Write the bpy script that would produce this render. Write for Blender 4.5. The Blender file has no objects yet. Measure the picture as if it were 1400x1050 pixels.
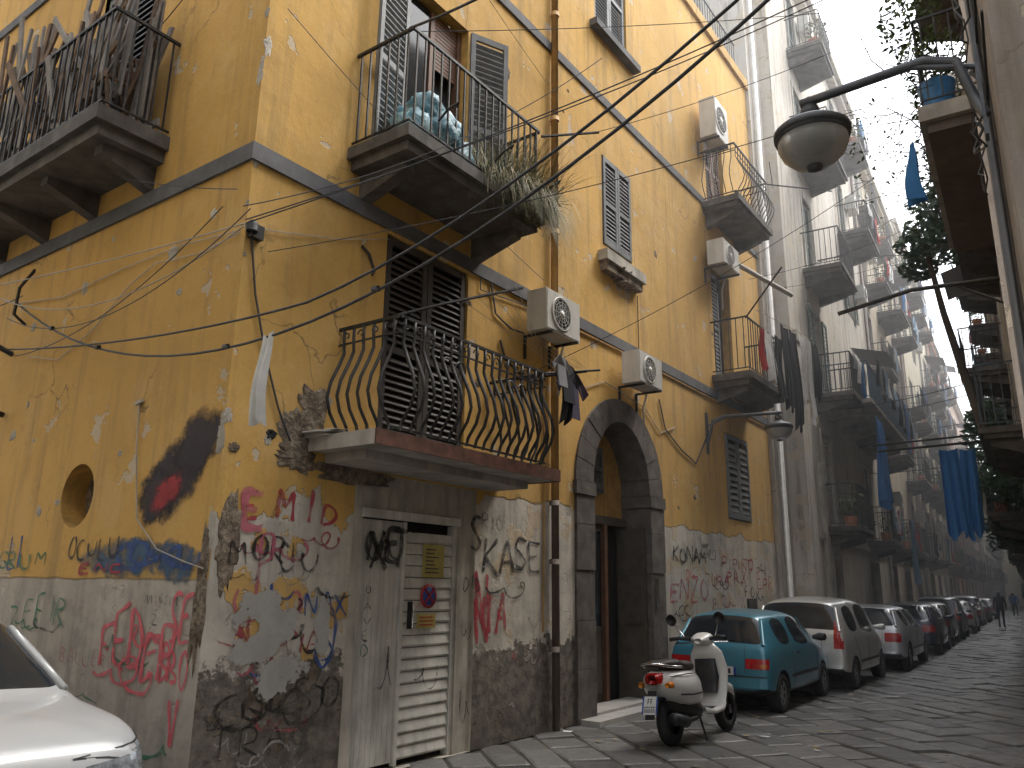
import bpy, math, random, bmesh
from mathutils import Vector, Matrix, noise
from mathutils.bvhtree import BVHTree
R=random.Random(11)
sc=bpy.context.scene
COL=sc.collection
# ------------------------------------------------------------------ materials
class NT:
    def __init__(s,name):
        s.m=bpy.data.materials.new(name); s.m.use_nodes=True
        s.t=s.m.node_tree; s.t.nodes.clear()
        s.out=s.n('ShaderNodeOutputMaterial'); s.b=s.n('ShaderNodeBsdfPrincipled')
        s.l(s.b.outputs[0],s.out.inputs[0])
        g=s.n('ShaderNodeNewGeometry'); s.pos=g.outputs['Position']
        q=s.n('ShaderNodeSeparateXYZ'); s.l(s.pos,q.inputs[0]); s.x,s.y,s.z=q.outputs
    def n(s,t): return s.t.nodes.new(t)
    def l(s,a,b): s.t.links.new(a,b)
    def set(s,sock,v):
        if isinstance(v,bpy.types.NodeSocket): s.l(v,sock)
        elif isinstance(v,(tuple,list)) and len(v)==3 and sock.type=='RGBA': sock.default_value=(*v,1)
        else: sock.default_value=v
    def mt(s,op,a,b=0.0,c=None):
        n=s.n('ShaderNodeMath'); n.operation=op; s.set(n.inputs[0],a); s.set(n.inputs[1],b)
        if c is not None: s.set(n.inputs[2],c)
        return n.outputs[0]
    def mix(s,f,a,b,mode='MIX'):
        n=s.n('ShaderNodeMix'); n.data_type='RGBA'; n.blend_type=mode
        s.set(n.inputs[0],f); s.set(n.inputs[6],a); s.set(n.inputs[7],b); return n.outputs[2]
    def noise(s,scale,detail=5,rough=.55,vec=None,dist=0):
        n=s.n('ShaderNodeTexNoise'); n.inputs['Scale'].default_value=scale; n.inputs['Detail'].default_value=min(detail,5)
        n.inputs['Roughness'].default_value=rough; n.inputs['Distortion'].default_value=dist
        s.l(vec if vec is not None else s.pos,n.inputs['Vector']); return n.outputs[0]
    def mr(s,v,a,b,c=0.,d=1.):
        n=s.n('ShaderNodeMapRange'); s.set(n.inputs[0],v); n.inputs[1].default_value=a; n.inputs[2].default_value=b
        n.inputs[3].default_value=c; n.inputs[4].default_value=d; return n.outputs[0]
    def comb(s,x,y,z):
        n=s.n('ShaderNodeCombineXYZ'); s.set(n.inputs[0],x); s.set(n.inputs[1],y); s.set(n.inputs[2],z); return n.outputs[0]
    def bump(s,h,strength=.5,dist=.02):
        n=s.n('ShaderNodeBump'); n.inputs['Strength'].default_value=strength; n.inputs['Distance'].default_value=dist
        s.l(h,n.inputs['Height']); s.l(n.outputs[0],s.b.inputs['Normal'])
    def attr(s,name='a'):
        n=s.n('ShaderNodeAttribute'); n.attribute_name=name; return n.outputs['Fac']
    def fin(s,col,rough=.8,metal=0.):
        s.set(s.b.inputs['Base Color'],col); s.set(s.b.inputs['Roughness'],rough); s.b.inputs['Metallic'].default_value=metal
        return s.m
def mul(c,k): return tuple(min(1,x*k) for x in c)
def simple(name,c,rough=.7,metal=0.,var=.25,scale=6,bump=.2,dirt=0.,bs=40,coat=0.):
    t=NT(name); n1=t.noise(scale,4,.6); col=t.mix(t.mr(n1,.3,.7),mul(c,1-var),mul(c,1+var*.6))
    if dirt:
        n2=t.noise(scale*.6,4,.7,t.comb(t.mt('ADD',t.mt('MULTIPLY',t.x,2.5),t.mt('MULTIPLY',t.y,2.5)),0.,t.mt('MULTIPLY',t.z,.4)))
        col=t.mix(t.mt('MULTIPLY',t.mr(n2,.45,.75),dirt),col,(.06,.05,.04))
    if bump: t.bump(t.noise(bs,3,.6),bump,.004)
    if coat: t.b.inputs['Coat Weight'].default_value=coat; t.b.inputs['Coat Roughness'].default_value=.06
    return t.fin(col,rough,metal)
def stucco(name,base,plaster=None,front=False,zl=1.63,streak=.45,peel=.66,grime=True,low=(.10,.085,.07)):
    t=NT(name); h=t.mt('ADD',t.x,t.y)
    big=t.noise(.35,3,.6); med=t.noise(1.6,5,.65); fine=t.noise(38,4,.7); mid2=t.noise(6,4,.7)
    c=t.mix(t.mr(big,.35,.65),mul(base,.82),mul(base,1.08))
    c=t.mix(t.mt('MULTIPLY',t.mr(med,.5,.72),.5),c,t.mix(.5,mul(base,1.1),(.62,.50,.32)))
    c=t.mix(t.mt('MULTIPLY',t.mr(mid2,.52,.75),.4),c,mul(base,.6))
    sv=t.comb(t.mt('MULTIPLY',h,3.2),t.mt('MULTIPLY',t.y,.3),t.mt('MULTIPLY',t.z,.28))
    st=t.noise(1.5,5,.68,sv)
    c=t.mix(t.mt('MULTIPLY',t.mr(st,.50,.74),streak),c,(.16,.12,.07))
    c=t.mix(t.mr(fine,.3,.7,0,.18),c,mul(base,.45))
    pn=t.noise(1.9,6,.62); pm=t.mr(pn,peel,peel+.012)
    c=t.mix(t.mt('MULTIPLY',pm,.8),c,(.52,.45,.35))
    ht=t.mt('SUBTRACT',t.mt('ADD',t.mt('MULTIPLY',fine,.12),t.mt('MULTIPLY',med,.9)),t.mt('MULTIPLY',pm,.35))
    v=t.n('ShaderNodeTexVoronoi'); v.feature='DISTANCE_TO_EDGE'; v.inputs['Scale'].default_value=.55
    nv=t.n('ShaderNodeTexNoise'); nv.inputs['Scale'].default_value=1.7; nv.inputs['Detail'].default_value=5; t.l(t.pos,nv.inputs['Vector'])
    va=t.n('ShaderNodeVectorMath'); va.operation='ADD'; t.l(t.pos,va.inputs[0]); t.l(nv.outputs['Color'],va.inputs[1]); t.l(va.outputs[0],v.inputs['Vector'])
    ck=t.mt('MULTIPLY',t.mr(v.outputs['Distance'],.0,.0065,1,0),t.mr(t.noise(.8,3,.5),.5,.58))
    c=t.mix(t.mt('MULTIPLY',ck,.75),c,(.10,.075,.04))
    if plaster is not None:
        pn2=t.noise(5,5,.7)
        pcol=t.mix(t.mr(med,.35,.65),mul(plaster,.68),plaster)
        pcol=t.mix(t.mt('MULTIPLY',t.mr(pn2,.5,.68),.5),pcol,mul(plaster,.40))
        pcol=t.mix(t.mt('MULTIPLY',t.mr(st,.48,.7),.5),pcol,(.14,.12,.09))
        if front:
            sx=t.mr(t.x,6.6,6.9)
            line=t.mt('ADD',2.15,t.mt('MULTIPLY',sx,.42))
            amp=t.mt('ADD',1.9,t.mt('MULTIPLY',sx,-1.5))
        else:
            line=zl; amp=.06
        zz=t.mt('ADD',t.z,t.mt('MULTIPLY',t.mt('SUBTRACT',t.noise(1.7,5,.6),.5),amp))
        m=t.mr(t.mt('SUBTRACT',line,zz),0.,.02)
        rem=t.mr(t.noise(2.4,5,.6),.56,.58)
        if front: m=t.mt('MULTIPLY',m,t.mt('SUBTRACT',1.,t.mt('MULTIPLY',rem,t.mr(t.x,5.,5.2,.9,.35))))
        c=t.mix(m,c,pcol)
        if front:
            dl=t.mr(t.x,8.8,11.5,1.0,.45)
            zz2=t.mt('ADD',t.z,t.mt('MULTIPLY',t.mt('SUBTRACT',t.noise(4.5,5,.7),.5),.9))
            m2=t.mr(t.mt('SUBTRACT',dl,zz2),-.01,.05)
            lc=t.mix(t.mr(t.noise(9,5,.75),.38,.62),mul(low,.55),mul(low,2.2))
            c=t.mix(t.mt('MULTIPLY',m2,.93),c,lc); ht=t.mt('ADD',ht,t.mt('MULTIPLY',m2,t.mt('MULTIPLY',mid2,.5)))
        ht=t.mt('SUBTRACT',ht,t.mt('MULTIPLY',m,.5))
    if grime:
        gm=t.mt('MULTIPLY',t.mr(t.z,0.,.9,1,0),t.mr(med,.2,.6))
        c=t.mix(t.mt('MULTIPLY',gm,.6),c,(.07,.06,.05))
    t.bump(ht,.85,.02)
    return t.fin(c,.92)
def spray(name,c,lo=.3,hi=.62,ns=30,amp=.9,fade=.45):
    t=NT(name); a=t.attr('a'); nn=t.noise(ns,5,.75)
    al=t.mr(t.mt('ADD',a,t.mt('MULTIPLY',t.mt('SUBTRACT',nn,.5),amp)),lo,hi)
    al=t.mt('MULTIPLY',al,t.mr(t.noise(4.5,4,.7),.38,.6,fade,.95))
    t.l(al,t.b.inputs['Alpha']); return t.fin(c,.75)
YEL=(.66,.395,.108)
M={}
M['yf']=stucco('ochre_stucco_front',YEL,(.68,.62,.53),True,streak=.5,peel=.63)
M['yl']=stucco('ochre_stucco_side',YEL,(.58,.52,.45),False,1.63,.5,.64)
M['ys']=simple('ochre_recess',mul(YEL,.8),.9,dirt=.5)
M['white']=stucco('pale_stucco',(.60,.555,.49),None,streak=.95,peel=.56)
M['beige']=stucco('beige_stucco',(.52,.44,.32),None,streak=.65,peel=.60)
M['cream']=stucco('cream_stucco',(.58,.52,.40),None,streak=.55,peel=.62)
M['orange']=stucco('orange_stucco',(.62,.30,.16),None,streak=.4,peel=.66)
M['grey']=stucco('grey_stucco',(.40,.35,.31),None,streak=.7,peel=.6)
M['pink']=stucco('pink_stucco',(.56,.40,.32),None,streak=.5,peel=.62)
M['stone']=simple('piperno_stone',(.125,.108,.095),.85,var=.5,scale=5,bump=.9,dirt=.4,bs=28)
M['band']=simple('grey_band_paint',(.13,.13,.135),.85,var=.35,scale=3,bump=.5,dirt=.3)
M['slab']=simple('balcony_slab',(.125,.115,.105),.9,var=.5,scale=4,bump=.8,dirt=.75,bs=25)
M['slabb']=simple('balcony_soffit_pale',(.42,.39,.35),.9,var=.3,scale=4,bump=.5,dirt=.5)
M['rust']=simple('rusty_edge',(.13,.055,.035),.8,var=.5,scale=9,bump=.5)
M['iron']=simple('wrought_iron',(.042,.041,.040),.55,.3,var=.5,scale=9,bump=.3)
M['ironb']=simple('painted_iron_blue',(.10,.13,.16),.6,.2,var=.4,scale=9)
M['shut']=simple('shutter_dark',(.055,.045,.038),.6,var=.35,scale=5,bump=.3,dirt=.3)
M['shutg']=simple('shutter_grey',(.17,.18,.185),.6,var=.3,scale=5,bump=.2,dirt=.35)
M['shutgr']=simple('shutter_green',(.05,.09,.07),.6,var=.3,scale=5,bump=.2,dirt=.3)
M['shutb']=simple('shutter_brown',(.16,.075,.04),.6,var=.3,scale=5,dirt=.3)
M['metalw']=simple('white_metal_shutter',(.68,.66,.60),.6,var=.25,scale=3,bump=.2,dirt=.55)
M['plast']=simple('old_plaster',(.50,.46,.39),.9,var=.3,scale=3,bump=.6,dirt=.65)
M['ac']=simple('ac_white',(.62,.60,.55),.5,var=.12,scale=3,bump=0,dirt=.3)
M['dark']=simple('dark_void',(.012,.012,.012),.8,bump=0)
M['glass']=simple('window_glass',(.02,.025,.03),.07,var=.2,scale=1,bump=0)
M['wood']=simple('door_wood',(.075,.06,.045),.7,var=.4,scale=6,bump=.4,dirt=.3)
M['pipe']=simple('ochre_pipe',(.46,.27,.09),.7,var=.3,scale=4,dirt=.5)
M['pipeb']=simple('brown_pipe',(.15,.115,.095),.7,var=.3,scale=4,dirt=.5)
M['cable']=simple('cable_rubber',(.05,.05,.052),.6,bump=0)
M['cablew']=simple('cable_pale',(.42,.38,.32),.6,bump=0)
M['marble']=simple('marble_step',(.42,.40,.37),.6,var=.25,scale=3,bump=.3,dirt=.4)
t=NT('exposed_masonry'); n1=t.noise(7,5,.7); n2=t.noise(25,5,.7)
cc_=t.mix(t.mr(n1,.4,.6),(.14,.10,.07),(.36,.29,.21)); cc_=t.mix(t.mr(n2,.45,.6,0,.6),cc_,(.07,.055,.045)); t.bump(t.mt('ADD',n1,t.mt('MULTIPLY',n2,.5)),1.,.05); M['mason']=t.fin(cc_,.95)
M['lampm']=simple('lamp_iron',(.10,.105,.115),.5,.3,var=.3,scale=9,bump=.1)
t=NT('lamp_glass'); t.b.inputs['Transmission Weight'].default_value=.25; M['lampg']=t.fin((.33,.33,.32),.3)
M['tyre']=simple('tyre',(.022,.022,.023),.85,bump=.2)
M['rim']=simple('wheel_rim',(.42,.43,.44),.35,.7,bump=0,var=.1)
M['blackp']=simple('black_plastic',(.025,.025,.027),.5,bump=.1)
M['chrome']=simple('chrome',(.6,.6,.6),.15,1.,bump=0,var=.05)
M['redl']=simple('tail_light',(.45,.012,.012),.15,bump=0,var=.2)
M['amber']=simple('indicator',(.6,.2,.02),.2,bump=0)
M['headl']=simple('headlight_glass',(.30,.32,.34),.08,.3,bump=0,var=.6,scale=25)
M['plate']=simple('plate_white',(.7,.7,.68),.5,bump=0,var=.08)
M['plateb']=simple('plate_blue',(.02,.07,.35),.5,bump=0)
M['ink']=simple('plate_ink',(.01,.01,.012),.6,bump=0)
def paint(n,c,metal=.0,dirt=.15):
    return simple(n,c,.32,metal,var=.07,scale=1.5,bump=.05,dirt=dirt,coat=.7,bs=120)
M['pw']=paint('car_paint_white',(.44,.45,.455),dirt=.15); M['pws']=paint('scooter_paint_white',(.74,.73,.70),dirt=.15); M['pblue']=paint('car_paint_teal',(.04,.22,.31),.2)
M['psil']=paint('car_paint_silver',(.60,.60,.58),.35); M['psil2']=paint('car_paint_grey',(.50,.51,.53),.35)
M['pdk']=paint('car_paint_dark_blue',(.02,.028,.055),.2); M['pbk']=paint('car_paint_black',(.018,.018,.02))
M['seat']=simple('scooter_seat',(.03,.022,.02),.6)
M['skin']=simple('skin',(.45,.27,.19),.6,bump=0); M['hair']=simple('hair',(.02,.015,.012),.7,bump=0)
M['jacket']=simple('dark_jacket',(.025,.027,.035),.9); M['jeans']=simple('dark_jeans',(.03,.035,.05),.9)
def clothm(n,c): return simple(n,c,.95,var=.15,scale=8,bump=.4,bs=60)
M['clw']=clothm('cloth_white',(.66,.65,.62)); M['clk']=clothm('cloth_black',(.02,.02,.024)); M['clp']=clothm('cloth_plum',(.07,.055,.10))
M['clb']=clothm('cloth_blue',(.045,.18,.43)); M['cllb']=clothm('cloth_light_blue',(.30,.42,.55)); M['clr']=clothm('cloth_red',(.40,.04,.04)); M['clg']=clothm('cloth_grey',(.25,.25,.26))
t=NT('plastic_bag_blue'); t.bump(t.noise(14,5,.7),1.,.03); M['bag']=t.fin(t.mix(t.mr(t.noise(9,5,.6),.4,.6),(.10,.28,.38),(.36,.54,.60)),.3)
M['wplank']=simple('bleached_wood',(.27,.25,.23),.8,var=.3,dirt=.3); M['bplank']=simple('brown_wood',(.16,.10,.06),.8,var=.4,dirt=.3)
M['terra']=simple('terracotta',(.35,.13,.06),.8); M['blupot']=simple('blue_pot',(.04,.16,.33),.5)
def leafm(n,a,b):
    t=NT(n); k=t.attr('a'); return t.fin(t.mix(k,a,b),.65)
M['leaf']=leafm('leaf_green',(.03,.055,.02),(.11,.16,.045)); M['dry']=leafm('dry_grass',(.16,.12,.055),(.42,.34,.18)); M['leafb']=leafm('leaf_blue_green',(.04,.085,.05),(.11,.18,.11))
M['twig']=simple('twig',(.06,.045,.03),.9)
M['gk']=spray('spray_black',(.02,.02,.022)); M['gr']=spray('spray_red',(.42,.04,.06)); M['gp']=spray('spray_pinkred',(.72,.12,.15),fade=.6)
M['gb']=spray('spray_blue',(.04,.09,.27)); M['gg']=spray('spray_green',(.05,.20,.11)); M['gpk']=spray('spray_pink',(.50,.14,.18),fade=.3)
M['gkw']=spray('spray_black_worn',(.03,.028,.026),.3,.8,18,1.3,.1); M['grw']=spray('spray_red_worn',(.36,.07,.08),.3,.8,18,1.3,.1); M['gw']=spray('spray_white_worn',(.36,.34,.31),.3,.8,18,1.3,.05)
M['blobk']=spray('spray_cloud_black',(.03,.02,.022),.30,.75,5,1.5,.85); M['blobr']=spray('spray_cloud_red',(.33,.025,.03),.45,.85,6,1.6,.7)
M['blobb']=spray('spray_cloud_blue',(.05,.11,.19),.40,.8,5,1.8,.5)
M['paper']=spray('torn_paper',(.44,.42,.38),.66,.69,6,2.4,.8); M['papery']=simple('yellow_notice',(.55,.45,.14),.8,bump=0); M['sred']=simple('sign_red',(.45,.03,.03),.5,bump=0); M['sblue']=simple('sign_blue',(.03,.07,.35),.5,bump=0)
M['ink2']=simple('notice_ink',(.10,.09,.08),.8,bump=0)
t=NT('basalt_slab'); a=t.attr('a'); nb=t.noise(3,5,.65); nf=t.noise(45,4,.75)
c=t.mix(a,(.065,.064,.062),(.215,.21,.20)); c=t.mix(t.mr(nb,.35,.7,0,.55),c,(.085,.08,.074)); c=t.mix(t.mr(nf,.35,.7,0,.4),c,(.25,.24,.23))
t.bump(t.mt('ADD',t.mt('MULTIPLY',nf,.25),t.noise(9,5,.6)),.9,.015); M['basalt']=t.fin(c,t.mr(nb,.3,.7,.26,.55))
t=NT('joint_dirt'); M['joint']=t.fin(t.mix(t.noise(12,5,.7),(.02,.018,.015),(.075,.065,.05)),.95)
# ------------------------------------------------------------------ mesh builder
class MB:
    def __init__(s): s.v=[];s.f=[];s.fm=[];s.sm=[];s.a=[];s.mats=[]
    def mi(s,m):
        m=M[m] if isinstance(m,str) else m
        if m not in s.mats: s.mats.append(m)
        return s.mats.index(m)
    def add(s,vs,fs,m,sm=False,a=None):
        o=len(s.v); s.v+= [tuple(v) for v in vs]; k=s.mi(m)
        s.a+= (a if isinstance(a,list) else [1. if a is None else a]*len(vs))
        for f in fs: s.f.append([i+o for i in f]); s.fm.append(k); s.sm.append(sm)
    def box(s,P,a0,a1,d0,d1,z0,z1,m):
        vs=[P(a,d,z) for a in (a0,a1) for d in (d0,d1) for z in (z0,z1)]
        s.add(vs,[(0,1,3,2),(4,6,7,5),(0,4,5,1),(2,3,7,6),(0,2,6,4),(1,5,7,3)],m)
    def hexa(s,vs,m): s.add(vs,[(0,1,3,2),(4,6,7,5),(0,4,5,1),(2,3,7,6),(0,2,6,4),(1,5,7,3)],m)
    def tube(s,pts,r,m,n=6,rs=None):
        pts=[Vector(p) for p in pts]; N=len(pts); vs=[];fs=[]
        ref=None
        for i,p in enumerate(pts):
            tg=(pts[min(i+1,N-1)]-pts[max(i-1,0)]).normalized()
            if ref is None:
                ref=Vector((0,0,1)) if abs(tg.z)<.9 else Vector((1,0,0))
            x=tg.cross(ref)
            if x.length<1e-4: x=tg.cross(Vector((.3,.9,.1)))
            x.normalize(); y=x.cross(tg).normalized(); ref=y
            rr=rs[i] if rs else r
            for k in range(n):
                an=2*math.pi*k/n+math.pi/4; vs.append(p+x*math.cos(an)*rr+y*math.sin(an)*rr)
        for i in range(N-1):
            for k in range(n):
                fs.append((i*n+k,i*n+(k+1)%n,(i+1)*n+(k+1)%n,(i+1)*n+k))
        fs.append(tuple(range(n))); fs.append(tuple((N-1)*n+k for k in range(n)))
        s.add(vs,fs,m,n>5)
    def rev(s,prof,c,m,n=16,ax=(0,0,1),sm=True):
        ax=Vector(ax).normalized(); x=ax.orthogonal().normalized(); y=ax.cross(x); c=Vector(c); vs=[];fs=[]
        for r,h in prof:
            for k in range(n):
                an=2*math.pi*k/n; vs.append(c+ax*h+(x*math.cos(an)+y*math.sin(an))*r)
        for i in range(len(prof)-1):
            for k in range(n): fs.append((i*n+k,i*n+(k+1)%n,(i+1)*n+(k+1)%n,(i+1)*n+k))
        fs.append(tuple(range(n))); fs.append(tuple((len(prof)-1)*n+k for k in range(n)))
        s.add(vs,fs,m,sm)
    def loft(s,secs,m,n=16,e=2.5,sm=True):
        vs=[];fs=[]
        for c,u,v in secs:
            c,u,v=Vector(c),Vector(u),Vector(v)
            for k in range(n):
                an=2*math.pi*k/n; ca,sa=math.cos(an),math.sin(an)
                vs.append(c+u*math.copysign(abs(ca)**(2/e),ca)+v*math.copysign(abs(sa)**(2/e),sa))
        for i in range(len(secs)-1):
            for k in range(n): fs.append((i*n+k,i*n+(k+1)%n,(i+1)*n+(k+1)%n,(i+1)*n+k))
        fs.append(tuple(range(n))); fs.append(tuple((len(secs)-1)*n+k for k in range(n)))
        s.add(vs,fs,m,sm)
    def obj(s,name,parent=None,mw=None):
        me=bpy.data.meshes.new(name); me.from_pydata(s.v,[],s.f)
        for m in s.mats: me.materials.append(m)
        me.polygons.foreach_set('material_index',s.fm); me.polygons.foreach_set('use_smooth',s.sm)
        at=me.attributes.new('a','FLOAT','POINT'); at.data.foreach_set('value',s.a)
        me.update(); ob=bpy.data.objects.new(name,me); COL.objects.link(ob)
        if mw is not None: ob.matrix_world=mw
        if parent: ob.parent=parent
        return ob
def E(name,mw=None):
    o=bpy.data.objects.new(name,None); COL.objects.link(o); o.empty_display_size=.2
    if mw is not None: o.matrix_world=mw
    return o
D=5.3; XC=3.58
A3=math.radians(3); SD=Vector((math.cos(A3),math.sin(A3),0)); SN=Vector((-math.sin(A3),math.cos(A3),0)); UZ=Vector((0,0,1))
def PF(a,d,z): return Vector((a,D+d,z))
def PL(a,d,z): return Vector((XC+d,a,z))
def PSo(off):
    return lambda a,d,z: SD*a+SN*(off+d)+UZ*z
def PRo(off):
    return lambda a,d,z: SD*a+SN*(off-d)+UZ*z
def I3(a,d,z): return Vector((a,d,z))
def facade(mb,P,a0,a1,z0,z1,holes,m,rev='slab',depth=.25):
    xs=sorted(set([a0,a1]+[h[0] for h in holes]+[h[1] for h in holes])); zs=sorted(set([z0,z1]+[h[2] for h in holes]+[h[3] for h in holes]))
    xs=[x for x in xs if a0<=x<=a1]; zs=[z for z in zs if z0<=z<=z1]
    for i in range(len(xs)-1):
        for j in range(len(zs)-1):
            cx=(xs[i]+xs[i+1])/2; cz=(zs[j]+zs[j+1])/2
            if any(h[0]<cx<h[1] and h[2]<cz<h[3] for h in holes): continue
            mb.add([P(xs[i],0,zs[j]),P(xs[i+1],0,zs[j]),P(xs[i+1],0,zs[j+1]),P(xs[i],0,zs[j+1])],[(0,1,2,3)],m)
    for h in holes:
        dp=h[4] if len(h)>4 else depth
        b,c,e,g=h[:4]
        q=[(b,e),(c,e),(c,g),(b,g)]
        for k in range(4):
            p,r=q[k],q[(k+1)%4]
            mb.add([P(p[0],0,p[1]),P(r[0],0,r[1]),P(r[0],dp,r[1]),P(p[0],dp,p[1])],[(0,1,2,3)],rev if rev!='same' else m)
        mb.add([P(b,dp,e),P(c,dp,e),P(c,dp,g),P(b,dp,g)],[(0,1,2,3)],'dark')
def shutter(mb,P,a0,a1,z0,z1,d,m,leaves=2,pitch=.075,fr=.06,th=.04):
    w=(a1-a0)/leaves
    for k in range(leaves):
        x0=a0+k*w+.006; x1=a0+(k+1)*w-.006
        mb.box(P,x0,x0+fr,d,d+th,z0,z1,m); mb.box(P,x1-fr,x1,d,d+th,z0,z1,m)
        zm=z0+(z1-z0)*.45
        for zz,hh in ((z0,.1),(zm,.07),(z1-.08,.08)): mb.box(P,x0+fr+.001,x1-fr-.001,d+.002,d+th-.002,zz,zz+hh,m)
        n=int((z1-z0-.2)/pitch)
        for i in range(n):
            z=z0+.11+i*pitch
            if zm-.04<z<zm+.07 or z+pitch>z1-.08: continue
            A,B=x0+fr+.002,x1-fr-.002
            vs=[P(a,dd,zz) for a in (A,B) for dd,zz in ((d+.003,z),(d+.003,z+.012),(d+th-.006,z+pitch*.75),(d+th-.006,z+pitch*.75+.012))]
            mb.add(vs,[(0,1,5,4),(1,3,7,5),(3,2,6,7),(2,0,4,6)],m)
def balcony(mb,P,a0,a1,z,p,h=1.0,t=.14,m='iron',sm='slab',sp=.115,style=0,steps=True,br=True,n=4,r=.009):
    if t>0:
        mb.box(P,a0,a1,-p,0,z-t*.55,z,sm)
    if steps:
        mb.box(P,a0+.06,a1-.06,-p+.06,0,z-t,z-t*.55-.001,sm)
    if br:
        k=max(2,int((a1-a0)/.9)); 
        for i in range(k):
            x=a0+.25+(a1-a0-.5)*i/(k-1)
            vs=[]
            for xx in (x-.07,x+.07):
                vs+=[P(xx,0,z-t-.26),P(xx,0,z-t-.002),P(xx,-p*.75,z-t-.09),P(xx,-p*.75,z-t-.002)]
            mb.hexa(vs,sm)
    ins=.05; A0,A1,F=a0+ins,a1-ins,-p+ins
    path=[(A0,0),(A0,F),(A1,F),(A1,0)]
    def bar(a,d,na,nd):
        if style==0: mb.tube([P(a,d,z+.06),P(a,d,z+h)],r,m,n)
        else:
            pr=[(0,.05),(.02,.12),(.11,.24),(.15,.36),(.12,.5),(.04,.66),(-.01,.78),(0,.9),(0,.99)]
            mb.tube([P(a+na*q,d+nd*q,z+zz*h) for q,zz in pr],r,m,n)
    for (p0,p1,na,nd) in ((path[0],path[1],-1,0),(path[1],path[2],0,-1),(path[2],path[3],1,0)):
        L=math.hypot(p1[0]-p0[0],p1[1]-p0[1]); k=max(2,int(L/sp))
        for i in range(1,k+1):
            u=i/k-.5/k
            bar(p0[0]+(p1[0]-p0[0])*u,p0[1]+(p1[1]-p0[1])*u,na,nd)
        for zz,rr in ((z+.07,.012),(z+h,.02)):
            mb.tube([P(p0[0],p0[1],zz),P(p1[0],p1[1],zz)],rr,m,4)
        if style: mb.tube([P(p0[0],p0[1],z+h*.86),P(p1[0],p1[1],z+h*.86)],.01,m,4)
def cloth(mb,P,a0,a1,d,zt,ln,m,folds=3,amp=.04,taper=0.,seed=0):
    rr=random.Random(seed); nx,nz=14,8; vs=[];fs=[]
    ph=rr.random()*6; sk=rr.uniform(-.06,.06)
    for j in range(nz+1):
        v=j/nz
        for i in range(nx+1):
            u=i/nx; w=(1-taper*v); a=(a0+a1)/2+(a1-a0)*(u-.5)*w+sk*v
            vs.append(P(a,d+amp*(.3+v)*math.sin(u*folds*6.28+ph)+.02*math.sin(v*5+ph),zt-ln*v*(1+.06*math.sin(u*9+ph))-.04*math.sin(u*3.14)*(1-v)))
    for j in range(nz):
        for i in range(nx):
            q=j*(nx+1)+i; fs.append((q,q+1,q+nx+2,q+nx+1))
    mb.add(vs,fs,m,True)
def shirt(mb,P,a,d,zt,s,m,seed=0):
    rr=random.Random(seed); o=[(-.28,0),(.28,0),(.62,-.35),(.5,-.5),(.27,-.25),(.25,-.95),(-.25,-.95),(-.27,-.25),(-.5,-.5),(-.62,-.35)]
    vs=[P(a+x*s,d+.03*math.sin(x*8+y*5),zt+y*s) for x,y in o]+[P(a+x*s,d+.012+.03*math.sin(x*8+y*5),zt+y*s) for x,y in o]
    n=len(o); fs=[(0,1,4,7),(1,2,3,4),(7,8,9,0),(4,5,6,7)]
    fs+=[tuple(i+n for i in f) for f in fs]+[(i,(i+1)%n,n+(i+1)%n,n+i) for i in range(n)]
    mb.add(vs,fs,m)
def acunit(P,a,z,w=.82,h=.56,dp=.32,name='air_conditioner'):
    mb=MB()
    mb.box(P,a,a+w,-dp-.12,-.12,z,z+h,'ac')
    mb.box(P,a+.015,a+w-.015,-dp-.128,-dp-.1201,z+.02,z+h-.02,'ac')
    ctr=P(a+w*.42,-dp-.13,z+h*.5); out=(P(0,-1,0)-P(0,0,0)).normalized(); rr=min(h,w)*.42
    mb.rev([(rr,.0),(rr,.012),(rr*.93,.018),(rr*.93,.004)],ctr,'ac',24,out)
    mb.rev([(rr*.92,.0),(rr*.92,.005)],ctr,'dark',24,out)
    U=(P(1,0,0)-P(0,0,0)).normalized()
    for k in (.3,.5,.7,.88):
        mb.tube([ctr+out*.015+(U*math.cos(x*.5236)+UZ*math.sin(x*.5236))*rr*k for x in range(13)],.004,'ac',4)
    for x in range(6):
        an=x*math.pi/6; v=(U*math.cos(an)+UZ*math.sin(an))*rr*.92; mb.tube([ctr+out*.013-v,ctr+out*.013+v],.004,'ac',4)
    mb.rev([(rr*.22,0),(rr*.2,.02)],ctr,'ac',12,out)
    for x in (a+.1,a+w-.12):
        mb.box(P,x,x+.03,-dp-.15,0,z-.03,z-.001,'iron'); mb.box(P,x,x+.03,-.03,0,z-.3,z-.031,'iron')
    mb.tube([P(a+w,-.2,z+.15),P(a+w+.08,-.12,z+.1),P(a+w+.09,-.03,z-.2),P(a+w+.09,-.03,z-.6)],.018,'ac',6)
    e=E(name); mb.obj('unit_casing_and_fan',e); return e
LAY=[0]
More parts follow.
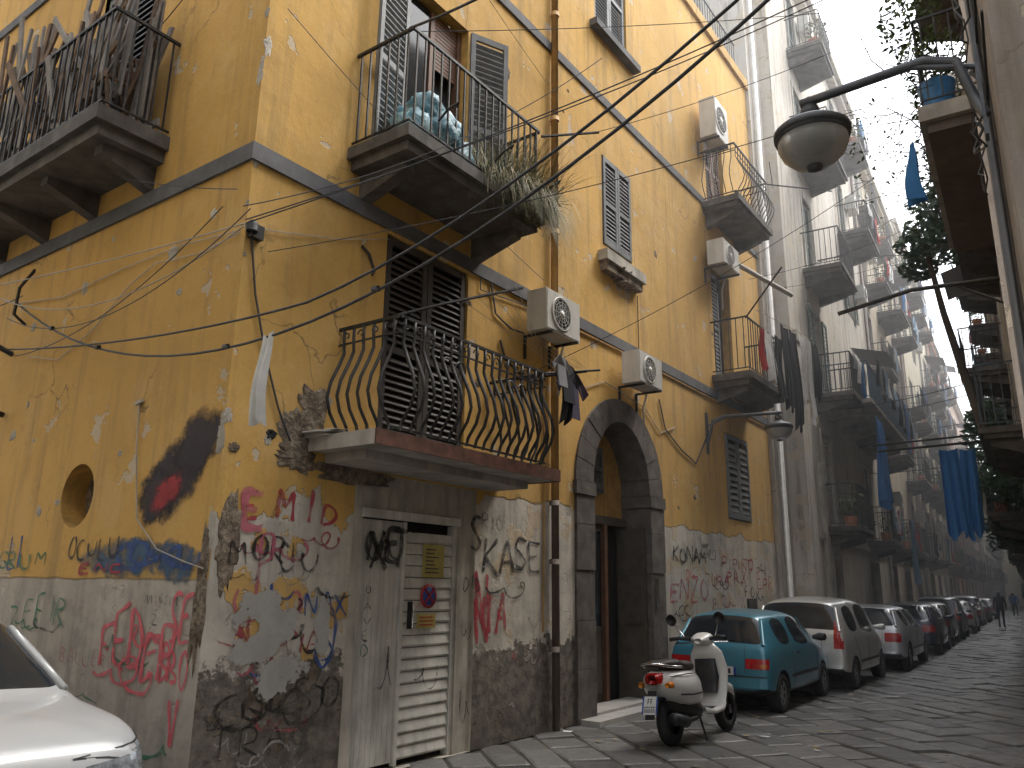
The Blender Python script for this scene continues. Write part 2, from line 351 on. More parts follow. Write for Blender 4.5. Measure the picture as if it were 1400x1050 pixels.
def ribbon(mb,P,pts,lw,m,base=.004):
    LAY[0]=(LAY[0]+1)%14; off=base+LAY[0]*.0006
    q=[]
    for i in range(len(pts)-1):
        (x0,y0),(x1,y1)=pts[i],pts[i+1]; k=max(1,int(math.hypot(x1-x0,y1-y0)/.03))
        for j in range(k): q.append((x0+(x1-x0)*j/k,y0+(y1-y0)*j/k))
    q.append(pts[-1])
    for _ in range(2):
        q=[q[0]]+[((q[i-1][0]+q[i][0]*2+q[i+1][0])/4,(q[i-1][1]+q[i][1]*2+q[i+1][1])/4) for i in range(1,len(q)-1)]+[q[-1]]
    n=len(q); vs=[];fs=[];aa=[]
    for i,(x,y) in enumerate(q):
        x0,y0=q[max(0,i-1)]; x1,y1=q[min(n-1,i+1)]; dx,dy=x1-x0,y1-y0; L=math.hypot(dx,dy) or 1; nx,ny=-dy/L,dx/L
        e=0. if i in (0,n-1) else 1.
        wv=1+.3*math.sin(i*.7+x*9)
        for k,al in ((-1,0),(-.45,1),(.45,1),(1,0)):
            vs.append(P(x+nx*k*lw*wv,-(off+i*.00004),y+ny*k*lw*wv)); aa.append(al*e)
    for i in range(n-1):
        for k in range(3): fs.append((i*4+k,i*4+k+1,i*4+k+5,i*4+k+4))
    mb.add(vs,fs,m,False,aa)
FONT={'A':[[(0,0),(.5,1),(1,0)],[(.2,.4),(.85,.4)]],'B':[[(0,0),(0,1),(.7,.9),(.7,.6),(0,.5),(.9,.4),(.8,.05),(0,0)]],'C':[[(1,.85),(.5,1),(.05,.6),(.1,.2),(.5,0),(1,.15)]],
'D':[[(0,0),(0,1),(.6,.9),(.95,.5),(.6,.08),(0,0)]],'E':[[(.9,1),(.05,.95),(0,0),(.9,.02)],[(0,.5),(.7,.52)]],'F':[[(.9,1),(.05,.97),(0,0)],[(0,.5),(.7,.52)]],
'G':[[(1,.85),(.5,1),(.05,.6),(.1,.2),(.5,0),(.95,.1),(.95,.45),(.55,.45)]],'I':[[(.5,0),(.5,1)]],'K':[[(0,0),(.05,1)],[(.9,1),(.05,.45),(.95,0)]],'L':[[(.1,1),(0,0),(.9,.03)]],
'M':[[(0,0),(.1,1),(.5,.35),(.9,1),(1,0)]],'N':[[(0,0),(.03,1),(.9,0),(.95,1)]],'O':[[(.5,1),(.08,.75),(.05,.25),(.5,0),(.93,.25),(.93,.72),(.5,1)]],'P':[[(0,0),(0,1),(.8,.9),(.8,.55),(0,.48)]],
'R':[[(0,0),(0,1),(.8,.9),(.75,.55),(0,.48),(.9,0)]],'S':[[(.95,.9),(.4,1),(.05,.72),(.5,.5),(.93,.25),(.5,0),(.02,.1)]],'T':[[(0,1),(1,1)],[(.5,1),(.5,0)]],'U':[[(0,1),(.05,.2),(.5,0),(.9,.2),(.95,1)]],
'V':[[(0,1),(.5,0),(1,1)]],'Z':[[(0,1),(.95,1),(0,0),(1,.02)]],'.':[[(.1,0),(.16,.05)]],'X':[[(0,0),(1,1)],[(0,1),(1,0)]],' ':[]
}
def gtext(mb,P,txt,a,z,h,w,lw,m,sgn=1,rise=0.,seed=1,gap=.28,jit=.06):
    rr=random.Random(seed); x=a
    for ch in txt:
        k=1. if ch not in '.I' else .35
        sl=rr.uniform(-.22,.22); dz=rr.uniform(-.1,.1)*h; hs=h*rr.uniform(.8,1.15)
        for st in FONT.get(ch,[]):
            pts=[(x+sgn*(px*w*k+py*sl*w+rr.uniform(-jit,jit)*w),z+dz+py*hs+rise*abs(x-a)+rr.uniform(-jit,jit)*h) for px,py in st]
            ribbon(mb,P,pts,lw*rr.uniform(.8,1.2),m)
        x+=sgn*w*(k+gap*rr.uniform(.5,1.4))
def scrib(mb,P,a,z,w,h,loops,lw,m,seed=0):
    rr=random.Random(seed); pts=[]; n=loops*7
    ph=rr.random()*6
    for i in range(n+1):
        t=i/n; an=t*loops*6.283+ph; r_=.5+.35*math.sin(t*7+ph)
        pts.append((a+w*(t*.8+.1)+w*.25*r_*math.cos(an)+rr.uniform(-.03,.03)*w,z+h*.5+h*.5*r_*math.sin(an*1.0)+rr.uniform(-.06,.06)*h))
    ribbon(mb,P,pts,lw,m)
def blob(mb,P,ca,cz,ra,rz,m,rot=0.,off=.003,n=36,seed=0):
    vs=[P(ca,-off,cz)];aa=[1.];fs=[]; rings=6
    for j in range(1,rings+1):
        for k in range(n):
            an=2*math.pi*k/n; rr=j/rings*(1+.22*noise.noise(Vector((math.cos(an)*1.5,math.sin(an)*1.5,seed))))
            x=math.cos(an)*ra*rr; y=math.sin(an)*rz*rr
            vs.append(P(ca+x*math.cos(rot)-y*math.sin(rot),-off,cz+x*math.sin(rot)+y*math.cos(rot))); aa.append(1.1*(1-(j/rings)**2)-.15*(j==rings))
    for k in range(n): fs.append((0,1+k,1+(k+1)%n))
    for j in range(rings-1):
        for k in range(n): fs.append((1+j*n+k,1+j*n+(k+1)%n,1+(j+1)*n+(k+1)%n,1+(j+1)*n+k))
    mb.add(vs,fs,m,False,aa)
def leaves(mb,c,r,n,m,size=.06,seed=0,droop=0.):
    rr=random.Random(seed); c=Vector(c); r=Vector(r)
    for i in range(n):
        while True:
            p=Vector((rr.uniform(-1,1),rr.uniform(-1,1),rr.uniform(-1,1)))
            if p.length<1 and noise.noise(p*2.2+c)>-.12: break
        q=c+Vector((p.x*r.x,p.y*r.y,p.z*r.z)); s=size*rr.uniform(.5,1.3)
        u=Vector((rr.gauss(0,1),rr.gauss(0,1),rr.gauss(0,.6))).normalized(); v=u.cross(Vector((rr.gauss(0,1),rr.gauss(0,1),rr.gauss(0,1)))).normalized()
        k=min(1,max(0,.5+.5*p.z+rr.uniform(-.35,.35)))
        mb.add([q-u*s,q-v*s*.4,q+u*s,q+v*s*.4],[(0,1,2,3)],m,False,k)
def twigs(mb,c,n,ln,m='twig',seed=0,dirn=(0,0,1),spread=.7):
    rr=random.Random(seed)
    for i in range(n):
        p=Vector(c)+Vector((rr.uniform(-.2,.2),rr.uniform(-.2,.2),0)); d=(Vector(dirn)+Vector((rr.gauss(0,spread),rr.gauss(0,spread),rr.gauss(0,spread*.6)))).normalized(); pts=[p.copy()]
        for k in range(6):
            d=(d+Vector((rr.gauss(0,.25),rr.gauss(0,.25),rr.gauss(0,.2)-.05))).normalized(); p=p+d*ln/6; pts.append(p.copy())
        mb.tube(pts,.006,m,4,rs=[.008*(1-k/8) for k in range(7)])
# ================================================================== YELLOW BUILDING
yb=E('yellow_apartment_building')
XE=16.9; ZR=13.5
mb=MB()
doorA=(5.32,6.36,5.68,8.15,.22); doorB=(5.2,6.5,2.8,5.03,.12)
shop=(4.98,6.75,0.,2.6,.14); w2=(9.65,10.6,6.6,8.1,.15); w1=(9.5,10.6,10.38,12.3,.15); w3=(14.27,15.5,2.87,4.5,.12)
dC=(14.0,15.0,9.05,11.2,.2); dD=(14.0,15.0,5.55,7.8,.2); arch=(8.79,11.40,0.,4.28)
FH=[doorA,doorB,shop,w2,w1,w3,dC,dD]
def fac_front():
    holes=FH+[arch]
    xs=sorted(set([XC,XE]+[h[0] for h in holes]+[h[1] for h in holes])); zs=sorted(set([0,ZR]+[h[2] for h in holes]+[h[3] for h in holes]))
    for i in range(len(xs)-1):
        for j in range(len(zs)-1):
            cx=(xs[i]+xs[i+1])/2; cz=(zs[j]+zs[j+1])/2
            if any(h[0]<cx<h[1] and h[2]<cz<h[3] for h in holes): continue
            mb.add([PF(xs[i],0,zs[j]),PF(xs[i+1],0,zs[j]),PF(xs[i+1],0,zs[j+1]),PF(xs[i],0,zs[j+1])],[(0,1,2,3)],'yf')
    for h in FH:
        b,c,e,g,dp=h; q=[(b,e),(c,e),(c,g),(b,g)]
        for k in range(4):
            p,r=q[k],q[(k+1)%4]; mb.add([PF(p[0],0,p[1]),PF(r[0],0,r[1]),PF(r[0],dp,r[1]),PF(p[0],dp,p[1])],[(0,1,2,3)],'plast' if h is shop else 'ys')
        mb.add([PF(b,dp,e),PF(c,dp,e),PF(c,dp,g),PF(b,dp,g)],[(0,1,2,3)],'dark')
fac_front()
AC=(8.79+11.40)/2; RO=(11.40-8.79)/2; ZS=2.96; RI=.845
N=24
for i in range(N):
    t0=math.pi*i/N; t1=math.pi*(i+1)/N
    x0=AC+RO*math.cos(t0); x1=AC+RO*math.cos(t1); z0=ZS+(4.27-ZS)*math.sin(t0); z1=ZS+(4.27-ZS)*math.sin(t1)
    mb.add([PF(x0,0,z0),PF(x0,0,4.28),PF(x1,0,4.28),PF(x1,0,z1)],[(0,1,2,3)],'yf')
HY,HZ,HR=7.44,2.35,.29
YB=14.5
def lq(y0,y1,z0,z1): mb.add([PL(y0,0,z0),PL(y1,0,z0),PL(y1,0,z1),PL(y0,0,z1)],[(0,1,2,3)],'yl')
dl=(7.25,8.5,5.75,8.2)
sq=.45
for y0,y1,z0,z1 in [(D,HY-sq,0,5.75),(HY+sq,YB,0,5.75),(HY-sq,HY+sq,0,HZ-sq),(HY-sq,HY+sq,HZ+sq,5.75),(D,dl[0],5.75,8.2),(dl[1],YB,5.75,8.2),(D,YB,8.2,ZR)]: lq(y0,y1,z0,z1)
mb.add([PL(dl[0],.15,dl[2]),PL(dl[1],.15,dl[2]),PL(dl[1],.15,dl[3]),PL(dl[0],.15,dl[3])],[(0,1,2,3)],'dark')
n=32
for k in range(n):
    t0=2*math.pi*k/n; t1=2*math.pi*(k+1)/n
    def sqp(t):
        c,s_=math.cos(t),math.sin(t); q=sq/max(abs(c),abs(s_)); return (HY+c*q,HZ+s_*q)
    o0,o1=sqp(t0),sqp(t1); i0=(HY+HR*math.cos(t0),HZ+HR*math.sin(t0)); i1=(HY+HR*math.cos(t1),HZ+HR*math.sin(t1))
    mb.add([PL(o0[0],0,o0[1]),PL(o1[0],0,o1[1]),PL(i1[0],0,i1[1]),PL(i0[0],0,i0[1])],[(0,1,2,3)],'yl')
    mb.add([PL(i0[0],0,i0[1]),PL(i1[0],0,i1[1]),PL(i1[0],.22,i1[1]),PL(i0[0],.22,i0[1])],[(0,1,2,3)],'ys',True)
mb.add([PL(HY+HR*math.cos(2*math.pi*k/n),.22,HZ+HR*math.sin(2*math.pi*k/n)) for k in range(n)],[tuple(range(n))],'mason')
mb.add([(XE,D,0),(XE,YB,0),(XE,YB,ZR),(XE,D,ZR)],[(0,1,2,3)],'yl'); mb.add([(XC,YB,0),(XE,YB,0),(XE,YB,ZR),(XC,YB,ZR)],[(0,1,2,3)],'yl')
mb.add([(XC,D,ZR),(XE,D,ZR),(XE,YB,ZR),(XC,YB,ZR)],[(0,1,2,3)],'slab')
mb.obj('walls_and_roof',yb)
mb=MB()
mb.box(I3,XC-.03,5.17,D-.03,D-.002,5.06,5.22,'band'); mb.box(PF,6.53,XE,-.03,-.002,5.06,5.22,'band'); mb.box(PF,5.171,6.529,-.028,-.002,5.07,5.22,'band')
mb.box(I3,XC-.031,XC-.002,D-.0299,YB,5.061,5.219,'band')
mb.box(PF,XC-.03,XE,-.03,-.002,8.99,9.13,'band'); mb.box(I3,XC-.031,XC-.002,D-.0299,YB,8.991,9.129,'band')
mb.box(PF,XC-.06,XE+.02,-.07,.1,13.38,13.62,'ys')
mb.box(PF,9.5,10.78,-.16,-.002,6.28,6.44,'plast'); mb.box(PF,9.56,10.72,-.12,-.002,6.14,6.279,'mason')
mb.box(PF,9.33,10.85,-.14,-.002,10.2,10.32,'band')
mb.obj('string_courses_and_sills',yb)
mb=MB()
for i in range(46): mb.tube([PF(9.8+i*.15,.1,13.6),PF(9.8+i*.15,.1,14.5)],.01,'iron',4)
mb.tube([PF(9.8,.1,14.5),PF(16.6,.1,14.5)],.02,'iron',4); mb.obj('roof_railing',yb)
mb=MB()
def ringpt(t,r,kz): return (AC+r*math.cos(t), ZS+r*kz*math.sin(t))
KO=(4.27-ZS)/RO; KI=(3.94-ZS)/RI
VO=13; dp=.55
inL=AC-RI; inR=AC+RI
for i in range(VO):
    g=.006/RO
    ts=[math.pi*(i+u)/VO for u in (0.0,.33,.66,1.)]; ts[0]+=g; ts[-1]-=g
    pr=.035+R.uniform(-.006,.006)
    for a_,b_ in zip(ts[:-1],ts[1:]):
        o0=ringpt(a_,RO,KO);o1=ringpt(b_,RO,KO);i0=ringpt(a_,RI,KI);i1=ringpt(b_,RI,KI)
        vs=[PF(o0[0],-pr,o0[1]),PF(o1[0],-pr,o1[1]),PF(i1[0],-pr,i1[1]),PF(i0[0],-pr,i0[1]),PF(o0[0],dp,o0[1]),PF(o1[0],dp,o1[1]),PF(i1[0],dp,i1[1]),PF(i0[0],dp,i0[1])]
        mb.add(vs,[(0,1,2,3),(0,1,5,4),(3,2,6,7),(4,5,6,7)],'stone')
    for e_ in (ts[0],ts[-1]):
        o0=ringpt(e_,RO,KO);i0=ringpt(e_,RI,KI); mb.add([PF(o0[0],-pr,o0[1]),PF(i0[0],-pr,i0[1]),PF(i0[0],dp,i0[1]),PF(o0[0],dp,o0[1])],[(0,1,2,3)],'stone')
for z0,z1 in ((0,.62),(.626,1.2),(1.206,1.82),(1.826,2.4),(2.406,2.78)):
    q=.035+R.uniform(-.006,.008)
    mb.box(PF,8.79,inL,-q,dp,z0,z1,'stone'); mb.box(PF,inR,11.4,-q,dp,z0,z1,'stone')
for (x0,x1) in ((8.76,inL+.02),(inR-.02,11.43)): mb.box(PF,x0,x1,-.06,dp-.01,2.786,2.955,'stone')
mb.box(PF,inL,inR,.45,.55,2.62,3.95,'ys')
mb.box(PF,inL+.02,inL+1.05,.40,.449,2.95,3.62,'shutg'); shutter(mb,PF,inL+.08,inL+.98,3.0,3.58,.36,'shutg',2,.06)
mb.box(PF,inL,inR,.38,.55,2.5,2.619,'wood')
mb.box(PF,inL,inL+.07,.38,.52,0,2.499,'wood'); 
for k in range(3):
    x0=inL+.08+k*.30
    mb.box(PF,x0,x0+.03,.40,.46,.08,2.49,'wood'); 
    mb.box(PF,x0+.031,x0+.29,.42,.44,.08,1.0,'wood'); mb.box(PF,x0+.05,x0+.27,.405,.419,.2,.85,'wood')
    mb.box(PF,x0+.031,x0+.29,.425,.435,1.08,2.4,'glass')
    mb.box(PF,x0+.031,x0+.29,.41,.45,1.0,1.08,'wood'); mb.box(PF,x0+.031,x0+.29,.41,.45,2.4,2.49,'wood')
mb.box(PF,inL+.30,inL+.62,.418,.424,1.5,2.3,'pipeb')
mb.box(PF,inL+.98,inL+1.06,.36,.5,0,2.499,'shutb')
mb.add([PF(inL+1.06,.56,0),PF(inR,.56,0),PF(inR,.56,2.5),PF(inL+1.06,.56,2.5)],[(0,1,2,3)],'dark')
mb.box(PF,inR-.07,inR-.01,.05,.5,.02,2.48,'wood')
for zz in (.3,1.1,1.8): mb.box(PF,inR-.085,inR-.071,.12,.42,zz,zz+.55,'wood')
mb.obj('stone_portal_and_door',yb)
mb=MB()
mb.box(PF,8.85,10.9,-.30,-.04,-.01,.055,'marble'); mb.box(PF,inL+.001,inR-.001,-.039,.378,-.01,.09,'marble'); mb.obj('door_step',yb)
mb=MB()
mb.box(PF,4.98,5.1,.02,.139,0,2.6,'plast'); mb.box(PF,6.5,6.75,.03,.139,0,2.6,'plast'); mb.box(PF,5.101,6.499,.035,.139,2.24,2.6,'plast')
mb.box(PF,5.101,6.499,.0,.034,2.2,2.28,'metalw')
mb.box(PF,5.101,5.15,.05,.139,0,2.199,'metalw'); mb.box(PF,6.45,6.499,.05,.139,0,2.199,'metalw')
for i in range(8):
    x0=5.155+i*.066; mb.box(PF,x0,x0+.062,.07,.1,0.05,2.19,'metalw')
mb.box(PF,5.69,5.73,.045,.1,.02,2.19,'metalw')
z=.06
while z<2.1:
    x1=6.44
    vs=[PF(a,d,zz) for a in (5.74,x1) for d,zz in ((.07,z),(.058,z+.02),(.075,z+.1),(.1,z+.1),(.1,z))]
    mb.add(vs,[(0,1,6,5),(1,2,7,6),(2,3,8,7),(3,4,9,8),(4,0,5,9),(0,1,2,3,4),(5,6,7,8,9)],'metalw'); z+=.108
mb.box(PF,5.80,5.84,.03,.057,1.2,1.45,'iron'); mb.tube([PF(5.82,.01,1.22),PF(5.82,.01,1.42)],.012,'chrome',6)
mb.box(PF,5.98,6.30,.045,.05,1.68,2.0,'papery')
for k in range(7): mb.box(PF,6.02,6.02+R.uniform(.12,.25),.042,.0445,1.72+k*.037,1.732+k*.037,'ink2')
mb.box(PF,5.93,6.2,.045,.05,1.2,1.33,'papery')
for k in range(3): mb.box(PF,5.96,6.16,.042,.0445,1.225+k*.035,1.237+k*.035,'sred')
cc=PF(6.08,.05,1.5); mb.rev([(.115,0),(.115,.012)],cc,'sred',28,(0,-1,0)); mb.rev([(.088,.012),(.088,.016)],cc,'sblue',28,(0,-1,0))
mb.tube([cc+Vector((-.075,-.018,.075)),cc+Vector((.075,-.018,-.075))],.012,'sred',6)
mb.tube([cc+Vector((.075,-.018,.075)),cc+Vector((-.075,-.018,-.075))],.011,'sred',6)
mb.obj('shop_shutter',yb)
mb=MB()
shutter(mb,PF,5.22,6.48,2.84,5.02,.02,'shut',2,.07,.07,.05)
shutter(mb,PF,9.67,10.58,6.62,8.08,-.02,'shutg',2,.065)
shutter(mb,PF,14.3,15.47,2.9,4.47,-.03,'shutg',2,.12,.07)
shutter(mb,PF,9.52,10.58,10.4,12.28,.03,'shutg',2,.07)
shutter(mb,PF,14.05,14.95,9.1,11.1,.06,'shutb',2,.08)
shutter(mb,PF,14.05,14.5,5.6,7.7,.06,'shutg',1,.08)
shutter(mb,PL,7.27,8.48,5.78,8.18,.03,'shutg',2,.08)
def Ph(h0,ang,sg):
    c,s_=math.cos(ang),math.sin(ang)
    return lambda a,d,z: Vector((h0[0]+sg*a*c-d*s_*sg, h0[1]-a*s_-d*c,z))
shutter(mb,Ph((5.30,D-.01),math.radians(10),-1),0,.52,5.72,8.12,0,'shutg',1,.075)
shutter(mb,Ph((6.38,D-.01),math.radians(25),1),0,.52,5.72,8.12,0,'shutg',1,.075)
mb.box(PF,5.33,5.40,.1,.17,5.7,8.1,'shutb'); mb.box(PF,5.80,5.87,.1,.17,5.7,8.1,'shutb'); mb.box(PF,6.28,6.35,.1,.17,5.7,8.1,'shutb'); mb.box(PF,5.41,5.79,.12,.14,5.75,8.1,'glass')
for k in range(14): mb.box(PF,5.88,6.27,.12,.135,7.4+k*.05,7.44+k*.05,'shutb')
mb.obj('window_shutters',yb)
mb=MB(); balcony(mb,PF,4.60,6.85,5.68,.80,1.05,.22,sp=.115,r=.012)
for x in (5.0,5.9,6.8):
    mb.tube([PF(x,-.8,5.9),PF(x-.04,-.95,5.95),PF(x+.02,-1.02,6.03),PF(x+.08,-.95,6.04)],.012,'iron',5)
mb.tube([PF(6.85,-.75,6.7),PF(7.5,-1.15,6.95)],.016,'iron',5)
mb.obj('upper_balcony',yb)
mb=MB()
mb.box(PF,4.42,7.13,-.8,-.001,2.70,2.80,'slabb'); mb.box(PF,4.40,7.15,-.82,-.801,2.69,2.815,'rust'); mb.box(PF,4.40,4.419,-.8,-.001,2.69,2.815,'marble'); mb.box(PF,7.131,7.15,-.8,-.001,2.69,2.815,'rust')
mb.box(PF,4.6,7.0,-.5,-.001,2.62,2.699,'slabb')
m2=MB(); balcony(m2,PF,4.62,7.0,2.80,.80,1.05,.0,sp=.125,style=1,steps=False,br=False,n=6,r=.0165)
def spiral(P,a,z,d,r,sgn):
    return [P(a+sgn*(r*(1-k/14))*math.cos(k*.55),d,z+(r*(1-k/14))*math.sin(k*.55)) for k in range(12)]
for k in range(14):
    x=4.75+k*.165; m2.tube(spiral(PF,x,3.77,-.75,.05,1 if k%2 else -1),.007,'iron',5)
for k in range(4):
    m2.tube([Vector((4.67,D-.1-k*.18,3.77))+Vector((0,.045*(1-j/12)*math.cos(j*.55),.045*(1-j/12)*math.sin(j*.55))) for j in range(10)],.007,'iron',5)
for k in (5.3,6.3): m2.tube(spiral(PF,k,3.55,-.75,.10,1),.009,'iron',5); m2.tube(spiral(PF,k+.22,3.55,-.75,.10,-1),.009,'iron',5)
m2.tube([PF(4.67,-.72,3.86),PF(5.0,-.95,4.02),PF(5.72,-1.3,4.33)],.014,'iron',5); m2.tube([PF(6.95,-.1,3.86),PF(7.5,-.95,3.98)],.02,'iron',6); m2.tube([PF(6.95,-.7,3.86),PF(7.45,-1.15,3.95)],.014,'iron',6)
for k in range(5): m2.tube([PF(5.2+k*.1,-1.02-k*.07,4.08+k*.06),PF(6.2,-1.02-k*.03,3.94+k*.012),PF(7.2,-.75-k*.09,3.93)],.003,'cablew',3)
mb.obj('lower_balcony_slab',yb); m2.obj('lower_balcony_railing',yb)
mb=MB(); balcony(mb,PF,13.7,15.75,9.02,.75,1.1,.22,sp=.13,style=1,r=.01); balcony(mb,PF,13.8,15.8,5.5,.75,1.05,.24,sp=.13,r=.01)
mb.tube([PF(13.8,-.7,6.5),PF(13.2,-1.6,7.1)],.015,'iron',4); mb.tube([PF(15.7,-.7,10.1),PF(17.2,-1.7,10.3)],.015,'iron',4)
balcony(mb,PL,6.67,10.3,5.75,.70,1.05,.26,sp=.12,r=.011); 
mb.obj('side_balconies',yb)
mb=MB()
mb.tube([PF(8.2,-.07,ZR-.2),PF(8.2,-.07,5.3)],.05,'pipe',10); mb.tube([PF(8.2,-.07,5.0),PF(8.22,-.07,2.6)],.05,'pipe',10); mb.tube([PF(8.2,-.09,5.3),PF(8.2,-.09,5.0)],.052,'pipe',10)
mb.tube([PF(8.22,-.07,2.6),PF(8.25,-.07,.0)],.048,'pipeb',10)
for z in (.9,1.9,2.6,4.4,6.2,7.9,9.6,11.3): mb.rev([(.062,-.03),(.062,.03)],PF(8.205,-.07,z),'pipe' if z>2.6 else 'pipeb',10)
mb.tube([PF(8.02,-.02,4.9),PF(8.05,-.02,2.6),PF(8.04,-.02,1.1)],.012,'pipe',5)
mb.tube([PF(10.72,-.02,6.1),PF(10.73,-.02,4.6)],.008,'cable',4)
def wallcable(P,pts,r=.007,m='cable',d=-.02): mb.tube([P(a,d,z) for a,z in pts],r,m,4)
wallcable(PF,[(3.62,4.42),(3.72,3.9),(3.88,3.4),(4.05,3.0),(4.2,2.75)],.009)
wallcable(PF,[(3.62,4.45),(4.0,4.55),(4.6,4.72),(5.2,4.95)],.005,'cablew')
wallcable(PF,[(6.9,5.05),(7.0,4.7),(7.3,4.6),(7.6,4.62)],.012); wallcable(PF,[(6.7,5.35),(6.7,4.9),(7.2,4.95),(7.8,5.0)],.008)
wallcable(PF,[(7.1,4.4),(7.2,4.2),(7.6,4.05),(8.0,4.1)],.015); wallcable(PF,[(4.85,4.75),(4.95,4.7),(5.03,4.55),(5.0,4.5)],.014)
wallcable(PF,[(8.8,4.15),(9.2,4.3),(9.6,4.45),(10.1,4.4),(10.9,4.3),(11.4,4.0),(12.0,4.2)],.008,'cablew')
wallcable(PF,[(11.4,4.55),(11.6,4.1),(12.2,3.85),(12.8,3.7),(13.5,4.4)],.012); wallcable(PF,[(8.3,5.0),(10,5.03),(13,5.02),(16.8,5.0)],.012,'pipe')
wallcable(PL,[(5.35,4.4),(5.9,4.35),(6.6,4.42),(7.0,4.3),(7.6,3.95),(8.2,3.75),(8.9,3.9)],.005,'cablew')
wallcable(PL,[(5.35,4.42),(6.2,4.5),(7.3,4.5),(8.3,4.45),(9.4,4.6),(10.3,4.9)],.005,'cablew')
wallcable(PL,[(6.55,3.1),(6.5,2.7),(6.35,2.1),(6.0,1.85),(5.6,1.75),(5.35,1.7)],.006,'cablew')
wallcable(PL,[(6.6,3.1),(6.5,3.12)],.02,'cablew')
mb.tube([PL(9.15,0,4.95),PL(9.15,-.12,4.7),PL(9.18,-.12,4.4),PL(9.15,0,4.3)],.018,'iron',5); mb.tube([PL(9.35,0,4.0),PL(9.35,-.3,4.1),PL(9.3,-.45,3.9),PL(9.25,-.45,3.4),PL(9.25,-.02,3.3)],.03,'iron',6)
mb.rev([(.05,0),(.06,.05),(.03,.09)],PF(3.6,-.06,4.4),'iron',8); mb.box(PF,3.6,3.72,-.06,-.001,4.36,4.48,'iron')
mb.box(PF,11.02,11.1,-.06,-.036,1.35,1.75,'chrome'); mb.box(PF,15.0,15.5,-.02,-.001,1.1,1.45,'iron')
for k in range(6): mb.box(PF,15.02,15.48,-.03,-.021,1.12+k*.055,1.15+k*.055,'ink2')
mb.box(PF,12.9,13.2,-.02,-.001,2.35,2.5,'plast')
mb.obj('pipes_and_wall_cables',yb)
mb=MB()
def chunk(P,ca,cz,ra,rz,m,seed,th=.03):
    n=40; vs=[P(ca,-th*.8,cz)];fs=[]
    for ring,(k_,d_) in enumerate(((.4,.8),(.7,1.),(.9,.7),(1.,.001))):
        for k in range(n):
            an=6.2832*k/n; v_=Vector((math.cos(an)*2,math.sin(an)*2,seed)); r_=k_*(1+.45*noise.noise(v_)+.22*noise.noise(v_*3.1)+.12*noise.noise(v_*8))
            vs.append(P(ca+ra*r_*math.cos(an),-(.001 if ring==3 else th*d_*(1+.9*noise.noise(Vector((k*.6,ring*1.7,seed))))),cz+rz*r_*math.sin(an)))
    for k in range(n): fs.append((0,1+k,1+(k+1)%n))
    for j in range(3):
        for k in range(n): fs.append((1+j*n+k,1+j*n+(k+1)%n,1+(j+1)*n+(k+1)%n,1+(j+1)*n+k))
    mb.add(vs,fs,m)
chunk(PF,4.44,3.06,.17,.2,'mason',1.3,.018); chunk(PF,4.27,2.84,.19,.2,'mason',4.1,.016); chunk(PF,4.3,2.62,.22,.12,'mason',7.7,.014); chunk(PF,4.02,2.78,.05,.04,'dark',2.,.01); chunk(PF,3.68,2.62,.05,.04,'mason',3.,.01)
chunk(PF,4.95,2.55,.5,.09,'mason',9.,.012); chunk(PF,10.2,6.2,.4,.14,'mason',12.,.12); chunk(PF,3.72,1.9,.1,.35,'mason',15.,.01); chunk(PL,5.38,1.5,.08,.5,'mason',17.,.01)
chunk(PF,4.5,2.84,.16,.04,'marble',2.2,.3)
rr=random.Random(41)
for i in range(26):
    z=rr.uniform(1.7,9.5); s_=rr.uniform(.015,.05)
    (chunk(PF,XC+s_*.6,z,s_,s_*rr.uniform(1,3),'plast',i*3.3,.006) if i%2 else chunk(PL,D+s_*.6,z,s_,s_*rr.uniform(1,3),'plast',i*2.1,.006))
for i in range(22): s_=rr.uniform(.02,.07); chunk(PF,rr.uniform(3.8,16),rr.choice((rr.uniform(2.6,5),rr.uniform(5.4,8.8))),s_,s_*rr.uniform(.5,1.4),rr.choice(('plast','mason')),i*1.7,.005)
for i in range(12): s_=rr.uniform(.02,.08); chunk(PL,rr.uniform(5.5,9),rr.uniform(2.2,5),s_,s_*rr.uniform(.4,1.2),'plast',i*5.7,.005)
mb.obj('exposed_masonry_patches',yb)
mb=MB()
gtext(mb,PF,'E.M.I.D.',3.82,2.08,.24,.17,.02,'gr',seed=3,gap=.2); gtext(mb,PF,'E',3.84,1.98,.34,.2,.045,'gpk',seed=8)
gtext(mb,PF,'MORI',3.74,1.75,.2,.15,.016,'gk',seed=4,rise=.02); gtext(mb,PF,'P',4.0,1.45,.5,.16,.024,'gpk',seed=5)
scrib(mb,PF,3.75,1.05,.8,.4,4,.018,'grw',6); scrib(mb,PF,3.85,1.25,.6,.35,3,.022,'gpk',7); scrib(mb,PF,3.8,.5,.9,.35,5,.018,'gkw',8); scrib(mb,PF,3.75,.15,.9,.3,4,.014,'gw',9); scrib(mb,PF,4.35,1.0,.4,.4,2,.018,'gkw',10)
gtext(mb,PF,'MAIA',3.9,1.05,.22,.2,.016,'grw',seed=16); gtext(mb,PF,'KESO',4.0,.62,.26,.2,.02,'gkw',seed=7); gtext(mb,PF,'NAX',4.5,1.35,.22,.13,.014,'gb',seed=9); gtext(mb,PF,'TRAC',3.7,.35,.2,.2,.012,'gkw',seed=27)
gtext(mb,PF,'O',4.62,.85,.6,.22,.02,'gb',seed=2); gtext(mb,PF,'S',4.70,.95,.4,.16,.016,'gb',seed=21)
gtext(mb,PF,'KASE',6.9,1.72,.4,.27,.026,'gk',seed=10,gap=.05,rise=.06); gtext(mb,PF,'S',6.65,1.95,.35,.2,.026,'gk',seed=11); scrib(mb,PF,6.95,1.45,.8,.25,2,.016,'gk',12)
